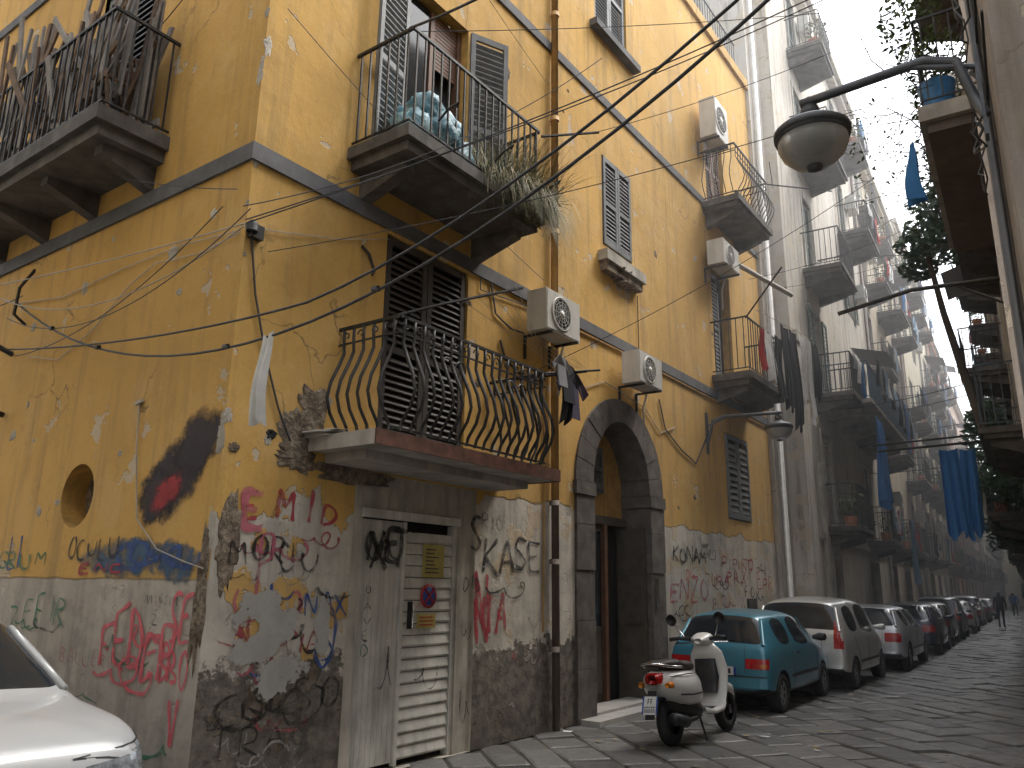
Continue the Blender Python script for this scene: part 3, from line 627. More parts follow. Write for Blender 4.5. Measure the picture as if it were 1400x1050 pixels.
gtext(mb,PF,'NIA',6.78,1.1,.38,.18,.03,'gr',seed=13,jit=.1); gtext(mb,PF,'N',6.8,1.0,.7,.2,.026,'gr',seed=14); gtext(mb,PF,'RIO',6.85,2.2,.18,.13,.01,'gkw',seed=29)
Psh=lambda a,d,z: PF(a,d+.04,z)
gtext(mb,Psh,'ME',5.22,1.8,.28,.2,.032,'gk',seed=15,jit=.1); gtext(mb,Psh,'XT',5.25,1.72,.4,.2,.03,'gk',seed=18); scrib(mb,Psh,5.2,1.78,.45,.34,3,.02,'gk',180); scrib(mb,Psh,5.9,.6,.4,.35,2,.01,'gkw',181); gtext(mb,Psh,'C',5.72,2.1,.1,.2,.018,'gk',seed=17)
for k,(ch) in enumerate('OAVED'): gtext(mb,Psh,ch,5.2,1.5-k*.13,.11,.1,.008,'gg' if k>3 else 'gkw',seed=40+k)
gtext(mb,PF,'DIB',6.56,1.55,.16,.1,.01,'gk',seed=50); scrib(mb,PF,6.55,1.0,.15,.3,2,.01,'gkw',51)
gtext(mb,Psh,'A',5.9,1.38,.08,.06,.008,'gp',seed=52); scrib(mb,Psh,5.35,.3,.3,.9,1,.012,'gkw',53); scrib(mb,PF,6.52,.2,.2,.5,2,.01,'gkw',54)
gtext(mb,PF,'KONAM',11.75,2.02,.26,.25,.028,'gk',seed=19,gap=.08,jit=.09); gtext(mb,PF,'DIA',12.2,1.75,.14,.16,.014,'gp',seed=20); gtext(mb,PF,'ENZO',11.6,1.42,.36,.32,.026,'gpk',seed=22)
gtext(mb,PF,'PIPINO',13.8,1.95,.2,.26,.018,'gr',seed=23); gtext(mb,PF,'PAX',14.0,1.7,.24,.26,.018,'gr',seed=24); gtext(mb,PF,'FOX',14.9,1.45,.2,.22,.02,'gk',seed=25); scrib(mb,PF,11.6,1.1,1.,.3,4,.016,'gkw',26); gtext(mb,PF,'EPR',15.6,1.6,.3,.25,.016,'gr',seed=36); gtext(mb,PF,'TUPA',13.0,1.65,.22,.24,.018,'gpk',seed=37)
scrib(mb,PF,13.2,1.2,1.2,.35,3,.018,'grw',70)
PLm=lambda a,d,z: PL(-a,d,z)
gtext(mb,PL,'ZEFIR..',8.35,1.16,.24,.2,.012,'gg',sgn=-1,seed=31,rise=.05,jit=.09); gtext(mb,PL,'FEDER',6.65,.92,.42,.21,.026,'gp',sgn=-1,seed=32,gap=.0,jit=.1)
scrib(mb,PLm,-6.75,.72,1.0,.35,3,.018,'gp',33); gtext(mb,PL,'SE',5.72,1.15,.32,.15,.022,'gp',sgn=-1,seed=34,gap=.0,jit=.1); gtext(mb,PL,'DBO',5.78,.85,.28,.12,.018,'gp',sgn=-1,seed=35,gap=.0,jit=.1); gtext(mb,PL,'V',5.6,.45,.42,.12,.022,'gp',sgn=-1,seed=45); scrib(mb,PLm,-6.3,1.05,.5,.3,2,.018,'gp',46)
gtext(mb,PL,'ARTKSIM',6.1,1.42,.1,.055,.006,'gk',sgn=-1,seed=38); gtext(mb,PL,'Z',5.98,1.28,.09,.1,.006,'gk',sgn=-1,seed=39)
gtext(mb,PL,'BALLERINA',7.3,.92,.14,.1,.004,'gr',sgn=-1,seed=60)
scrib(mb,PLm,-6.3,.25,.9,.25,1,.018,'gg',61)
blob(mb,PL,6.5,1.78,.95,.2,'blobb',0,.003,seed=5); blob(mb,PL,5.75,1.75,.45,.2,'blobb',0,.0035,seed=6); scrib(mb,PLm,-6.6,1.66,1.1,.28,5,.03,'gb',66)
gtext(mb,PL,'OCULU',7.45,1.78,.2,.14,.016,'gk',sgn=-1,seed=62); gtext(mb,PL,'ENC',7.2,1.66,.08,.2,.014,'gr',sgn=-1,seed=63); gtext(mb,PL,'GRUM',8.8,1.7,.18,.2,.02,'gg',sgn=-1,seed=64); gtext(mb,PL,'LI',8.6,1.7,.3,.16,.02,'gb',sgn=-1,seed=65)
blob(mb,PL,5.9,2.42,.66,.36,'blobk',-.6,.003,seed=1); blob(mb,PL,5.62,2.66,.42,.30,'blobk',-.7,.0034,seed=2); blob(mb,PL,6.12,2.28,.36,.28,'blobk',0,.0038,seed=3); blob(mb,PL,5.98,2.3,.32,.18,'blobr',-.6,.0044,seed=4)
rr=random.Random(99)
for i in range(16): scrib(mb,PF,rr.uniform(3.6,4.5),rr.uniform(.15,1.9),rr.uniform(.25,.6),rr.uniform(.12,.35),rr.choice((1,2,3)),rr.uniform(.008,.02),rr.choice(('gkw','grw','gpk','gw','gb','gkw')),200+i)
for i in range(9): scrib(mb,PF,rr.uniform(6.7,7.7),rr.uniform(.3,1.9),rr.uniform(.15,.4),rr.uniform(.1,.3),rr.choice((1,2)),rr.uniform(.006,.014),rr.choice(('gkw','grw','gw')),230+i)
for i in range(10): scrib(mb,PF,rr.uniform(11.6,16),rr.uniform(.9,2.1),rr.uniform(.3,.8),rr.uniform(.12,.3),rr.choice((1,2,3)),rr.uniform(.01,.02),rr.choice(('gkw','grw','gpk')),260+i)
for i in range(8): scrib(mb,PLm,-rr.uniform(5.9,8.6),rr.uniform(.3,1.3),rr.uniform(.2,.6),rr.uniform(.1,.3),rr.choice((1,2)),rr.uniform(.006,.014),rr.choice(('gkw','gp','gg')),290+i)
mb.obj('graffiti',yb)
mb=MB()
for i,(a,z,ra,rz) in enumerate(((4.05,1.42,.42,.2),(4.25,1.28,.3,.2),(4.05,1.12,.36,.16),(4.7,1.25,.14,.3),(4.3,.9,.4,.2))): blob(mb,PF,a,z,ra,rz,'paper',.2,.013+i*.001,seed=i+20)
mb.obj('torn_posters',yb)
acunit(PF,7.5,4.6,.78,.52,.28); acunit(PF,9.95,4.48,.76,.48,.28); acunit(PF,13.5,10.3,.7,.85); acunit(PF,13.55,7.6,.85,.5)
e=E('plastic_bags'); mb=MB()
for i,(a,d,z,r) in enumerate(((5.0,-.5,5.9,.22),(5.3,-.55,5.98,.26),(5.6,-.5,5.88,.22),(5.15,-.3,6.1,.22),(5.8,-.45,5.82,.16),(5.45,-.35,6.15,.18),(5.15,-.5,6.2,.2))):
    vs=[];fs=[];nu,nv=20,14
    for j in range(nv+1):
        for k in range(nu):
            th_=math.pi*j/nv; ph_=2*math.pi*k/nu; u_=Vector((math.sin(th_)*math.cos(ph_),math.sin(th_)*math.sin(ph_),math.cos(th_)))
            rr_=r*(1+.28*noise.noise(u_*2.2+Vector((i*3,0,0)))+.14*noise.noise(u_*6+Vector((i*7,0,0)))+.35*max(0,u_.z-.85))
            vs.append(PF(a,d,z)+Vector((u_.x*rr_,u_.y*rr_*.85,u_.z*rr_*.9)))
    for j in range(nv):
        for k in range(nu): fs.append((j*nu+k,j*nu+(k+1)%nu,(j+1)*nu+(k+1)%nu,(j+1)*nu+k))
    mb.add(vs,fs,'bag',True)
mb.obj('bags',e)
e=E('balcony_dry_plants'); mb=MB(); rr=random.Random(5)
for i in range(3000):
    a=rr.uniform(5.75,6.95); a=a if rr.random()<.5 else rr.uniform(6.3,7.0); d=rr.uniform(-.88,-.15); ln=rr.uniform(.3,.85)*(1. if a>5.95 else .6); z=5.7
    up_=rr.random()<.5
    p=PF(a,d if up_ else min(d,-.6),z+rr.uniform(0,.1)); dr=Vector((rr.gauss(0,.35),-abs(rr.gauss(0,.4)) if not up_ else rr.gauss(-.1,.25),1 if up_ else .25)).normalized(); w=.006; pts=[p.copy()]
    for k in range(5):
        p=p+dr*ln/5; dr=(dr+Vector((0,-.05 if not up_ else 0,-.2 if up_ else -.8))).normalized(); pts.append(p.copy())
    vs=[];
    for k,q in enumerate(pts): ww=w*(1-k/5.5); vs+=[q+Vector((ww,0,0)),q-Vector((ww,0,0))]
    mb.add(vs,[(2*k,2*k+1,2*k+3,2*k+2) for k in range(5)],'dry' if rr.random()<.58 else 'leaf',False,rr.random())
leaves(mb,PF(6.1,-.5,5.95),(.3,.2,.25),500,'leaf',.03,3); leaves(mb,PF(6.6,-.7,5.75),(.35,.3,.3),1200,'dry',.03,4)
mb.obj('grass_clump',e)
e=E('scrap_wood_pile'); mb=MB(); rr=random.Random(9)
for i in range(150):
    y=rr.uniform(6.85,9.6); d=rr.uniform(-.62,-.1); z0=5.78+rr.uniform(0,.5); ln=rr.uniform(.6,1.7); an=rr.gauss(0,.65)
    p0=PL(y,d,z0); p1=PL(min(max(y+math.sin(an)*ln,6.75),10.2),d+rr.uniform(-.12,.12),min(z0+math.cos(an)*ln,7.9)); ax=(p1-p0).normalized(); u=ax.cross(Vector((1,0,0))).normalized()*rr.uniform(.018,.045); v=Vector((.012,0,0))
    mb.hexa([p+su*u+sv*v for p in (p0,p1) for su in (-1,1) for sv in (-1,1)],'wplank' if rr.random()<.55 else 'bplank')
for i in range(5):
    y=6.9+i*.55; z=6.3+.35*(i%2)
    for a_,b_ in (((0,0,0),(0,0,1)),((.4,0,0),(.4,0,1)),((0,-.35,0),(0,-.35,.5)),((.4,-.35,0),(.4,-.35,.5)),((0,0,.5),(0,-.35,.5)),((.4,0,.5),(.4,-.35,.5)),((0,0,1),(.4,0,1)),((0,0,.8),(.4,0,.8)),((0,-.35,.5),(.4,-.35,.5)),((0,0,.5),(.4,0,.5))):
        f_=lambda q: PL(y+q[0]*.8+q[2]*.25,-.2+q[1]*.9,z-.45+q[2]*.85); mb.tube([f_(a_),f_(b_)],.018,'wplank' if i%2 else 'bplank',5)
mb.obj('planks_and_chairs',e)
def line_obj(name,fn):
    e=E(name); mb=MB(); fn(mb); mb.obj('fabric',e)
line_obj('hanging_white_cloth',lambda mb: cloth(mb,lambda a,d,z:Vector((3.43+d,a,z)),4.64,4.76,0,3.40,.68,'clw',2,.03,-.1,3))
def f1(mb): shirt(mb,PF,7.0,-1.02,3.93,.45,'clk',1); shirt(mb,PF,7.28,-.9,3.93,.56,'clp',2); shirt(mb,PF,6.75,-1.1,3.94,.34,'clg',3); cloth(mb,PF,7.0,7.14,-.96,3.93,.62,'clk',1.5,.03,0,4)
line_obj('laundry',f1)
def f2(mb):
    for i,(a,w,l,m) in enumerate(((13.9,.3,1.,'clr'),(14.2,.4,1.2,'clw'),(14.6,.5,1.6,'clk'),(15.0,.45,2.1,'clk'),(15.4,.4,2.5,'clk'),(15.75,.4,1.8,'clw'),(16.1,.4,2.2,'clw'),(16.5,.4,1.5,'clk'))):
        cloth(mb,PF,a-w/2,a+w/2,-.95-.04*i,6.62 if i>2 else 6.3,l*.78,m,2.5,.03,0,i)
    mb.tube([PF(13.8,-.9,6.62),PF(17.0,-1.3,6.7)],.006,'cablew',4)
line_obj('laundry',f2)
mb=MB(); e=E('rolled_awning'); mb.tube([PF(14.2,-.2,8.0),PF(15.9,-1.0,7.55)],.05,'ac',8); mb.obj('roll',e)
def lamp(name,P,a,z,reach,s=1.,rod=True):
    e=E(name); mb=MB()
    mb.tube([P(a,0,z-.45),P(a,-.05,z-.3),P(a,-.12,z-.02),P(a,-.3,z+.05),P(a,-reach*.7,z+.02),P(a,-reach,z)],.03*s,'lampm',8)
    mb.tube([P(a,-.0,z-.1),P(a,-.4,z+.04)],.018*s,'lampm',6); mb.box(P,a-.05,a+.05,-.02,0,z-.6,z+.15,'lampm')
    c=P(a,-reach+.06,z-.02)
    mb.tube([c+UZ*.05,c-UZ*.12*s],.022*s,'lampm',8)
    mb.rev([(.03*s,-.09*s),(.05*s,-.11*s),(.10*s,-.14*s),(.2*s,-.17*s),(.235*s,-.20*s),(.235*s,-.235*s),(.215*s,-.24*s)],c,'lampm',28)
    mb.rev([(.05*s,-.02*s),(.06*s,-.05*s),(.05*s,-.09*s)],c,'lampm',16)
    mb.rev([(.212*s,-.238*s),(.215*s,-.30*s),(.19*s,-.36*s),(.13*s,-.42*s),(.07*s,-.44*s),(.04*s,-.445*s)],c,'lampg',28)
    mb.rev([(.222*s,-.236*s),(.226*s,-.26*s),(.218*s,-.262*s)],c,'lampm',28); mb.rev([(.05*s,-.44*s),(.045*s,-.465*s),(.01*s,-.47*s)],c,'lampm',12)
    mb.obj('bracket_and_lantern',e)
PR=PRo(-.12)
lamp('street_lamp',PR,5.2,4.92,1.08,1.08)
lamp('street_lamp',PF,13.4,4.55,1.35,1.0)
# ================================================================== STREET BUILDINGS
def street_building(name,P,s0,s1,h,wm,zs,pitch,seed,shm,depth=10,side=True,rail='iron',first=0):
    rr=random.Random(seed); e=E(name); mb=MB(); holes=[]; items=[]
    n=max(1,int((s1-s0-.8)/pitch)); 
    for i in range(n):
        c=s0+(s1-s0)*(i+.5)/n
        for j,z in enumerate(zs):
            if z+2.3>h-.3: continue
            w=1.05; door=rr.random()<.8
            hl=(c-w/2,c+w/2,z if door else z+.8,z+2.35,.22); holes.append(hl); items.append((c,z,door,hl))
        if first==0: holes.append((c-.9,c+.9,0.,2.5,.3))
    facade(mb,P,s0,s1,0,h,holes,wm,'plast')
    for s in (s0,s1): mb.add([P(s,0,0),P(s,depth,0),P(s,depth,h),P(s,0,h)],[(0,1,2,3)],wm)
    mb.add([P(s0,0,h),P(s1,0,h),P(s1,depth,h),P(s0,depth,h)],[(0,1,2,3)],'slab')
    mb.box(P,s0-.05,s1+.05,-.25,-.002,h-.45,h-.2,wm); mb.box(P,s0-.08,s1+.08,-.38,.0,h-.199,h+.05,'plast')
    mb.box(P,s0,s1,-.06,-.002,2.78,2.95,'plast')
    mb.obj('walls_and_roof',e)
    mb=MB(); lb=MB()
    for (c,z,door,hl) in items:
        m=shm if rr.random()<.75 else rr.choice(['shutb','shutg','shutgr','ac'])
        op=rr.random()
        mb.box(P,hl[0]-.12,hl[0]-.001,-.03,-.002,hl[2],hl[3]+.12,'plast'); mb.box(P,hl[1]+.001,hl[1]+.12,-.03,-.002,hl[2],hl[3]+.12,'plast'); mb.box(P,hl[0],hl[1],-.03,-.002,hl[3]+.001,hl[3]+.12,'plast')
        if op<.6: shutter(mb,P,hl[0]+.01,hl[1]-.01,hl[2]+.02,hl[3]-.02,.05,m,2,.11)
        else:
            mb.box(P,hl[0]+.02,hl[1]-.02,.12,.14,hl[2]+.02,hl[3]-.02,'glass'); mb.box(P,c-.03,c+.03,.09,.119,hl[2]+.02,hl[3]-.02,'wood')
            shutter(mb,P,hl[0]-.55,hl[0]-.03,hl[2]+.02,hl[3]-.02,-.08,m,1,.11); shutter(mb,P,hl[1]+.03,hl[1]+.55,hl[2]+.02,hl[3]-.02,-.08,m,1,.11)
        if door:
            bw=rr.uniform(.85,1.25); bp=rr.uniform(.7,1.0); balcony(mb,P,c-bw,c+bw,z,bp,1.0,.2,rail,'slab',.13,r=.011)
            if rr.random()<.68:
                x=c-bw+.1
                while x<c+bw-.2:
                    w=rr.uniform(.2,.45); cloth(lb,P,x,x+w,-bp-.05,z+1.02,rr.uniform(.4,1.1),rr.choice(['clw','clk','clb','clr','clg','cllb','clw','clp']),2,.03,0,rr.randint(0,99)); x+=w+rr.uniform(.02,.25)
            if rr.random()<.3: lb.rev([(.12,0),(.15,.22)],P(c-bw+.3,-bp+.25,z+.02),'terra',12); leaves(lb,P(c-bw+.3,-bp+.2,z+.5),(.35,.35,.35),120,'leaf',.06,rr.randint(0,999))
        if rr.random()<.3:
            lb.box(P,c+.8,c+1.5,-.38,-.05,z+1.7,z+2.2,'ac'); lb.rev([(.2,0),(.2,.01)],P(c+1.1,-.385,z+1.95),'ink2',16,(P(0,-1,0)-P(0,0,0)))
        if rr.random()<.2 and door:
            lb.add([P(c-1.1,-.05,z+2.75),P(c+1.1,-.05,z+2.75),P(c+1.1,-1.1,z+2.45),P(c-1.1,-1.1,z+2.45)],[(0,1,2,3)],'clg')
    mb.tube([P(s1-.2,-.08,0),P(s1-.2,-.08,h)],.06,'pipeb',8)
    mb.obj('windows_and_balconies',e); lb.obj('balcony_clutter',e)
    return e
zsA=[3.1,6.4,9.7,13.1,16.4]
wb=street_building('white_apartment_building',PSo(4.0),18.15,30.2,19.8,M['white'],zsA,3.9,3,'shutgr')
mb=MB(); mb.box(I3,16.92,18.3,5.22,9,0,19.2,'white'); mb.box(I3,16.86,18.4,4.86,5.219,18.2,18.5,'slab')
mb.tube([(17.2,5.14,0),(17.2,5.14,18)],.06,'clw',8); mb.box(PSo(4.0),18.12,18.9,-.12,-.002,0,7.2,'white'); mb.box(PSo(4.0),18.1,18.95,-.16,-.002,7.2,7.45,'plast'); mb.box(PSo(4.0),19.9,20.5,-.1,-.002,0,4.6,'plast'); mb.obj('corner_pier',wb)
mb=MB(); balcony(mb,PSo(4.0),21.4,29.2,6.4,1.15,1.0,.2,'ironb','slabb',.12,r=.011,steps=False); rr=random.Random(77)
x=21.6
while x<28.8:
    w=rr.uniform(.25,.5); cloth(mb,PSo(4.0),x,x+w,-1.3,7.5,rr.uniform(.5,1.1),rr.choice(['clk','clk','clw','clb','clg','clr','cllb']),2,.03,0,rr.randint(0,99)); x+=w+rr.uniform(.0,.3)
mb.obj('long_balcony',wb)
e=E('blue_tarpaulin'); mb=MB(); cloth(mb,PSo(4.0),21.2,22.3,-1.2,5.9,2.2,'clb',2.5,.12,.3,5); cloth(mb,PSo(4.0),24.8,25.6,-1.35,3.6,1.7,'cllb',2,.05,0,6); mb.obj('sheet',e)
street_building('beige_apartment_building',PSo(4.12),30.3,42.,19.6,M['beige'],zsA,3.2,4,'shutb')
street_building('cream_apartment_building',PSo(3.95),42.1,56.,20.3,M['cream'],zsA,3.0,5,'shutg',rail='ironb')
street_building('orange_apartment_building',PSo(4.1),56.1,72.,19.,M['orange'],zsA,3.2,6,'shutgr')
street_building('pink_apartment_building',PSo(3.9),72.1,92.,18.,M['pink'],zsA,3.2,7,'shutb')
street_building('grey_apartment_building',PSo(3.5),92.1,125.,16.,M['cream'],zsA,3.6,8,'shutg')
e=E('distant_apartment_building'); mb=MB(); Pe=lambda a,d,z: SD*(128+d)+SN*a+UZ*z
facade(mb,Pe,-8,9,0,13,[(x,x+1.2,z,z+2,.2) for x in (-6,-3,0,3,6) for z in (1,4.5,8)],'cream','plast'); mb.add([Pe(-8,0,13),Pe(9,0,13),Pe(9,10,13),Pe(-8,10,13)],[(0,1,2,3)],'slab'); mb.obj('walls',e)
zr=[3.4,6.8,10.2,13.6]
PR=PRo(-.2)
rb=E('grey_brown_apartment_building'); mb=MB()
hl=[(10.2,11.3,6.8,9.1,.2),(15.,16.1,4.2,6.5,.2),(15,16.1,8.,10.3,.2),(7,8.1,3.4,5.4,.2),(6.3,7.5,0,2.4,.3),(10,11.5,0,2.4,.3)]
facade(mb,PR,4.9,20,0,13,hl,'grey','plast')
for s in (4.9,20): mb.add([PR(s,0,0),PR(s,9,0),PR(s,9,13),PR(s,0,13)],[(0,1,2,3)],'grey')
mb.add([PR(4.9,0,13),PR(20,0,13),PR(20,9,13),PR(4.9,9,13)],[(0,1,2,3)],'slab')
mb.obj('walls_and_roof',rb)
mb=MB()
for h in hl[:4]: shutter(mb,PR,h[0]+.02,h[1]-.02,h[2]+.02,h[3]-.02,.04,'shutb',2,.1)
mb.box(PR,8.87,12.8,-.62,-.001,6.62,6.8,'slabb'); mb.box(PR,8.95,12.7,-.55,-.001,6.5,6.619,'pipeb'); 
mb.tube([PR(6.5,-.06,0),PR(6.5,-.06,13)],.06,'grey',10); mb.tube([PR(6.05,-.06,2.6),PR(6.05,-.06,12)],.03,'cable',8)
mb.obj('pipes_and_slab',rb)
mb=MB(); balcony(mb,PR,8.87,12.8,6.82,.62,1.1,0,'iron','slabb',.12,steps=False,br=False,r=.011)
balcony(mb,PR,14.6,18.6,4.2,.62,1.05,.18,'ironb','slab',.12,r=.011); balcony(mb,PR,14.6,18.6,8.,.62,1.0,.18,'iron','slab',.12,r=.011); balcony(mb,PR,8.9,12.6,10.2,.62,1.0,.18,'iron','slab',.12,r=.011)
mb.obj('balconies',rb)
mb=MB(); rr=random.Random(3)
for i in range(9):
    s=rr.uniform(5.2,7.4); z=rr.uniform(4.9,6.6); pts=[]
    for k in range(12): an=k*.6; pts.append(PR(s+.18*math.cos(an)*(1+k*.05),-.05-rr.uniform(0,.12),z+.25*math.sin(an)-.02*k))
    mb.tube(pts,.008,'cable',4)
mb.tube([PR(5.2,-.02,5.2),PR(6.4,-.04,5.0),PR(8,-.03,5.4)],.012,'cable',4); mb.tube([PR(5.,-.02,5.6),PR(6.4,-.06,5.5),PR(8.8,-.03,6.3)],.012,'cable',4)
mb.obj('cable_tangle',rb)
e=E('balcony_plants'); mb=MB()
for i,(s,z) in enumerate(((9.2,6.9),(9.9,6.9),(10.8,6.9),(11.8,6.9))):
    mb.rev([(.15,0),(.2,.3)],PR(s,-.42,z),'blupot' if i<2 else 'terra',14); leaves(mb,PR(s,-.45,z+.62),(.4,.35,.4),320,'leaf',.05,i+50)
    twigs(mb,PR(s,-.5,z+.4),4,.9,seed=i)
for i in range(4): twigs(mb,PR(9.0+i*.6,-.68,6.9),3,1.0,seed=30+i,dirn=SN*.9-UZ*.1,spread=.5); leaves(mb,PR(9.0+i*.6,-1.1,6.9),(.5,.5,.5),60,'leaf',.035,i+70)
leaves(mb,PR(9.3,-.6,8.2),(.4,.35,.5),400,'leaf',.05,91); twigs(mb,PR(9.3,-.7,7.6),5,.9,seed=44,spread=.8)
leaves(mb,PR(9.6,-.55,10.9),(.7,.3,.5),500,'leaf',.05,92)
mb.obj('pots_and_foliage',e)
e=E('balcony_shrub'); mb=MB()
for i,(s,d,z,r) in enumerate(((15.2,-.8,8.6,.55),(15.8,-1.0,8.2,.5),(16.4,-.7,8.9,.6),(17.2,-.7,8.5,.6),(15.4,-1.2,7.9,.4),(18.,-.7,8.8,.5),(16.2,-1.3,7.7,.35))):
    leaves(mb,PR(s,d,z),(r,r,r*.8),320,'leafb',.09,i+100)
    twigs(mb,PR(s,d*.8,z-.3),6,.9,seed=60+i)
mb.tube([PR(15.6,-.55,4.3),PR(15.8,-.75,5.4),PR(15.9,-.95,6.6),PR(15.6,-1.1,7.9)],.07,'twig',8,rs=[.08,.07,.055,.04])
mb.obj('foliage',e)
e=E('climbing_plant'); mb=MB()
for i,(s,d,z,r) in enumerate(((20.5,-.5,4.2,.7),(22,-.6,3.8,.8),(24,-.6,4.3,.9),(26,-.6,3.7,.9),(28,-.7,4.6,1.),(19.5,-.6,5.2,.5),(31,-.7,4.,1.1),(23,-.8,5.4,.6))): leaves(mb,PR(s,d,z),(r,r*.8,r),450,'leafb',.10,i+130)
mb.obj('foliage',e)
e=E('blue_tarpaulin'); mb=MB(); cloth(mb,PR,9.0,9.25,-.75,6.5,.65,'clb',2,.08,0,8); mb.obj('sheet',e)
street_building('brown_apartment_building',PRo(-.15),20.1,36,14,M['beige'],zr,3.6,21,'shutb'); street_building('pale_apartment_building',PRo(-.05),36.1,60,14.5,M['cream'],zr,3.6,22,'shutg'); street_building('ochre_apartment_building',PRo(-.2),60.1,127,16,M['grey'],zr,4.5,23,'shutg')
e=E('hanging_blue_towels'); mb=MB()
Pt=lambda a,d,z: Vector((18.1,1.85,0))+SN*(-a)+SD*d+UZ*z
cloth(mb,Pt,-.36,-.02,0,4.45,1.75,'clb',2.5,.08,-.35,2); cloth(mb,Pt,.0,.28,.1,4.45,1.7,'clb',2,.07,-.3,4)
mb.tube([PR(18.0,0,4.55),PR(18.2,-2.6,4.5)],.025,'iron',6); mb.tube([PR(17.2,0,4.55),PR(17.4,-2.6,4.5)],.02,'iron',6); mb.obj('towels_and_rods',e)
def wire(name,p0,p1,sag,r=.008,m='cable',n=24):
    e=E(name); mb=MB(); p0,p1=Vector(p0),Vector(p1)
    mb.tube([p0.lerp(p1,k/n)-UZ*sag*4*(k/n)*(1-k/n) for k in range(n+1)],r,m,5); mb.obj('cable',e)
e=E('wall_bracket_pole'); mb=MB(); mb.tube([PR(13.0,0,6.1),PR(13.0,-1.2,6.15),PR(13.0,-2.3,5.95)],.035,'iron',8); mb.tube([PR(13.0,0,5.7),PR(13.0,-.6,6.1)],.02,'iron',6); mb.obj('pole',e)
for i,(s,z) in enumerate(((20,6.2),(23,6.6),(26,5.3),(34,8),(44,7))): wire('overhead_cable',PR(s,0,z+.2),PSo(4.0)(s+1.5,0,z),.15,.01,'cable')
e=E('overhead_cable'); mb=MB()
mb.tube([(3.46,y,3.35+.068*(y-5)**2) for y in [9.15-.35*k for k in range(32)]],.0105,'cable',6)
mb.tube([(3.42,y,3.47+.0645*(y-5.1)**2 if y<4.2 else 3.47+.0645*(.9)**2+.048*((y-4.2))**1.6*.9-.02*(y-4.2)) for y in [9.15-.35*k for k in range(32)]],.0095,'cable',6)
for y in (8.2,7.2,5.2,3.6): mb.rev([(.022,-.025),(.022,.025)],(3.45,y,3.36+.068*(y-5)**2),'iron',8,(0,1,.1))
mb.obj('cables',e)
wire('overhead_cable',(3.5,5.25,4.42),(6.2,1.2,6.6),.1,.006); wire('overhead_cable',(3.5,5.2,4.42),(2.2,12,4.6),.15,.006,'cablew'); wire('overhead_cable',(3.5,5.2,4.45),(8.6,.3,8.6),.2,.006)
wire('overhead_cable',PF(4.65,-.7,6.75),(4.6,1.6,6.9),.15,.014); wire('overhead_cable',PL(9.1,-.1,4.6),PL(12.5,-.1,5.6),.3,.006); wire('overhead_cable',(3.5,5.2,4.4),(3.3,9.1,4.5),.35,.006,'cablew')
wire('overhead_cable',PF(8.1,-.03,8.4),PF(3.7,-.5,9.2),.1,.004,'cablew'); wire('overhead_cable',PF(15,-1,10.2),PF(16.9,-.5,10.6),.05,.008)
Pw=lambda a,d,z: Vector((-3.4-d,a,z))
street_building('unseen_west_sky_blocker',Pw,1.5,19,15.,M['cream'],[3.4,6.9],3.4,33,'shutgr')  # out-of-view building added as an occluder to darken the left wall
street_building('unseen_south_sky_blocker',PRo(-2.6),-9,3.2,13.,M['cream'],[3.4,6.9],3.4,35,'shutg')  # unseen block behind the camera, added to cut south sky and even the light
for p0_,p1_,sg_ in ((PF(3.8,-.02,4.3),(7.5,.6,6.2),.15),(PF(4.7,-.8,6.7),(9.5,.5,8.5),.1),(PF(7.9,-.1,5.4),PF(3.7,-.1,6.6),.1),(PF(7.4,-1.1,6.9),PR(9.5,-.1,8.5),.15),(PL(8.8,-.1,6.2),(3.2,4.9,4.5),.1),(PF(6.9,-.7,3.9),PR(9.5,-.1,7.0),.2),(PF(13.2,-1.,7.),PR(14,-.1,8.),.2),(PF(16.5,-.5,8.),PR(18.,-.1,9.),.2)): wire('overhead_cable',p0_,p1_,sg_,.004)
for p0_,p1_,sg_ in ((PL(9.4,-.1,4.4),(3.4,5.0,4.45),.45),(PL(9.0,-.1,3.9),PL(5.6,-.04,4.7),.25),(PL(7.2,-.1,7.0),(3.3,4.5,8.2),.2),(PL(6.6,-.1,5.4),PL(10,-.1,6.6),.1),((3.4,5.1,4.5),(6.6,3.6,7.2),.25)): wire('overhead_cable',p0_,p1_,sg_,.005)
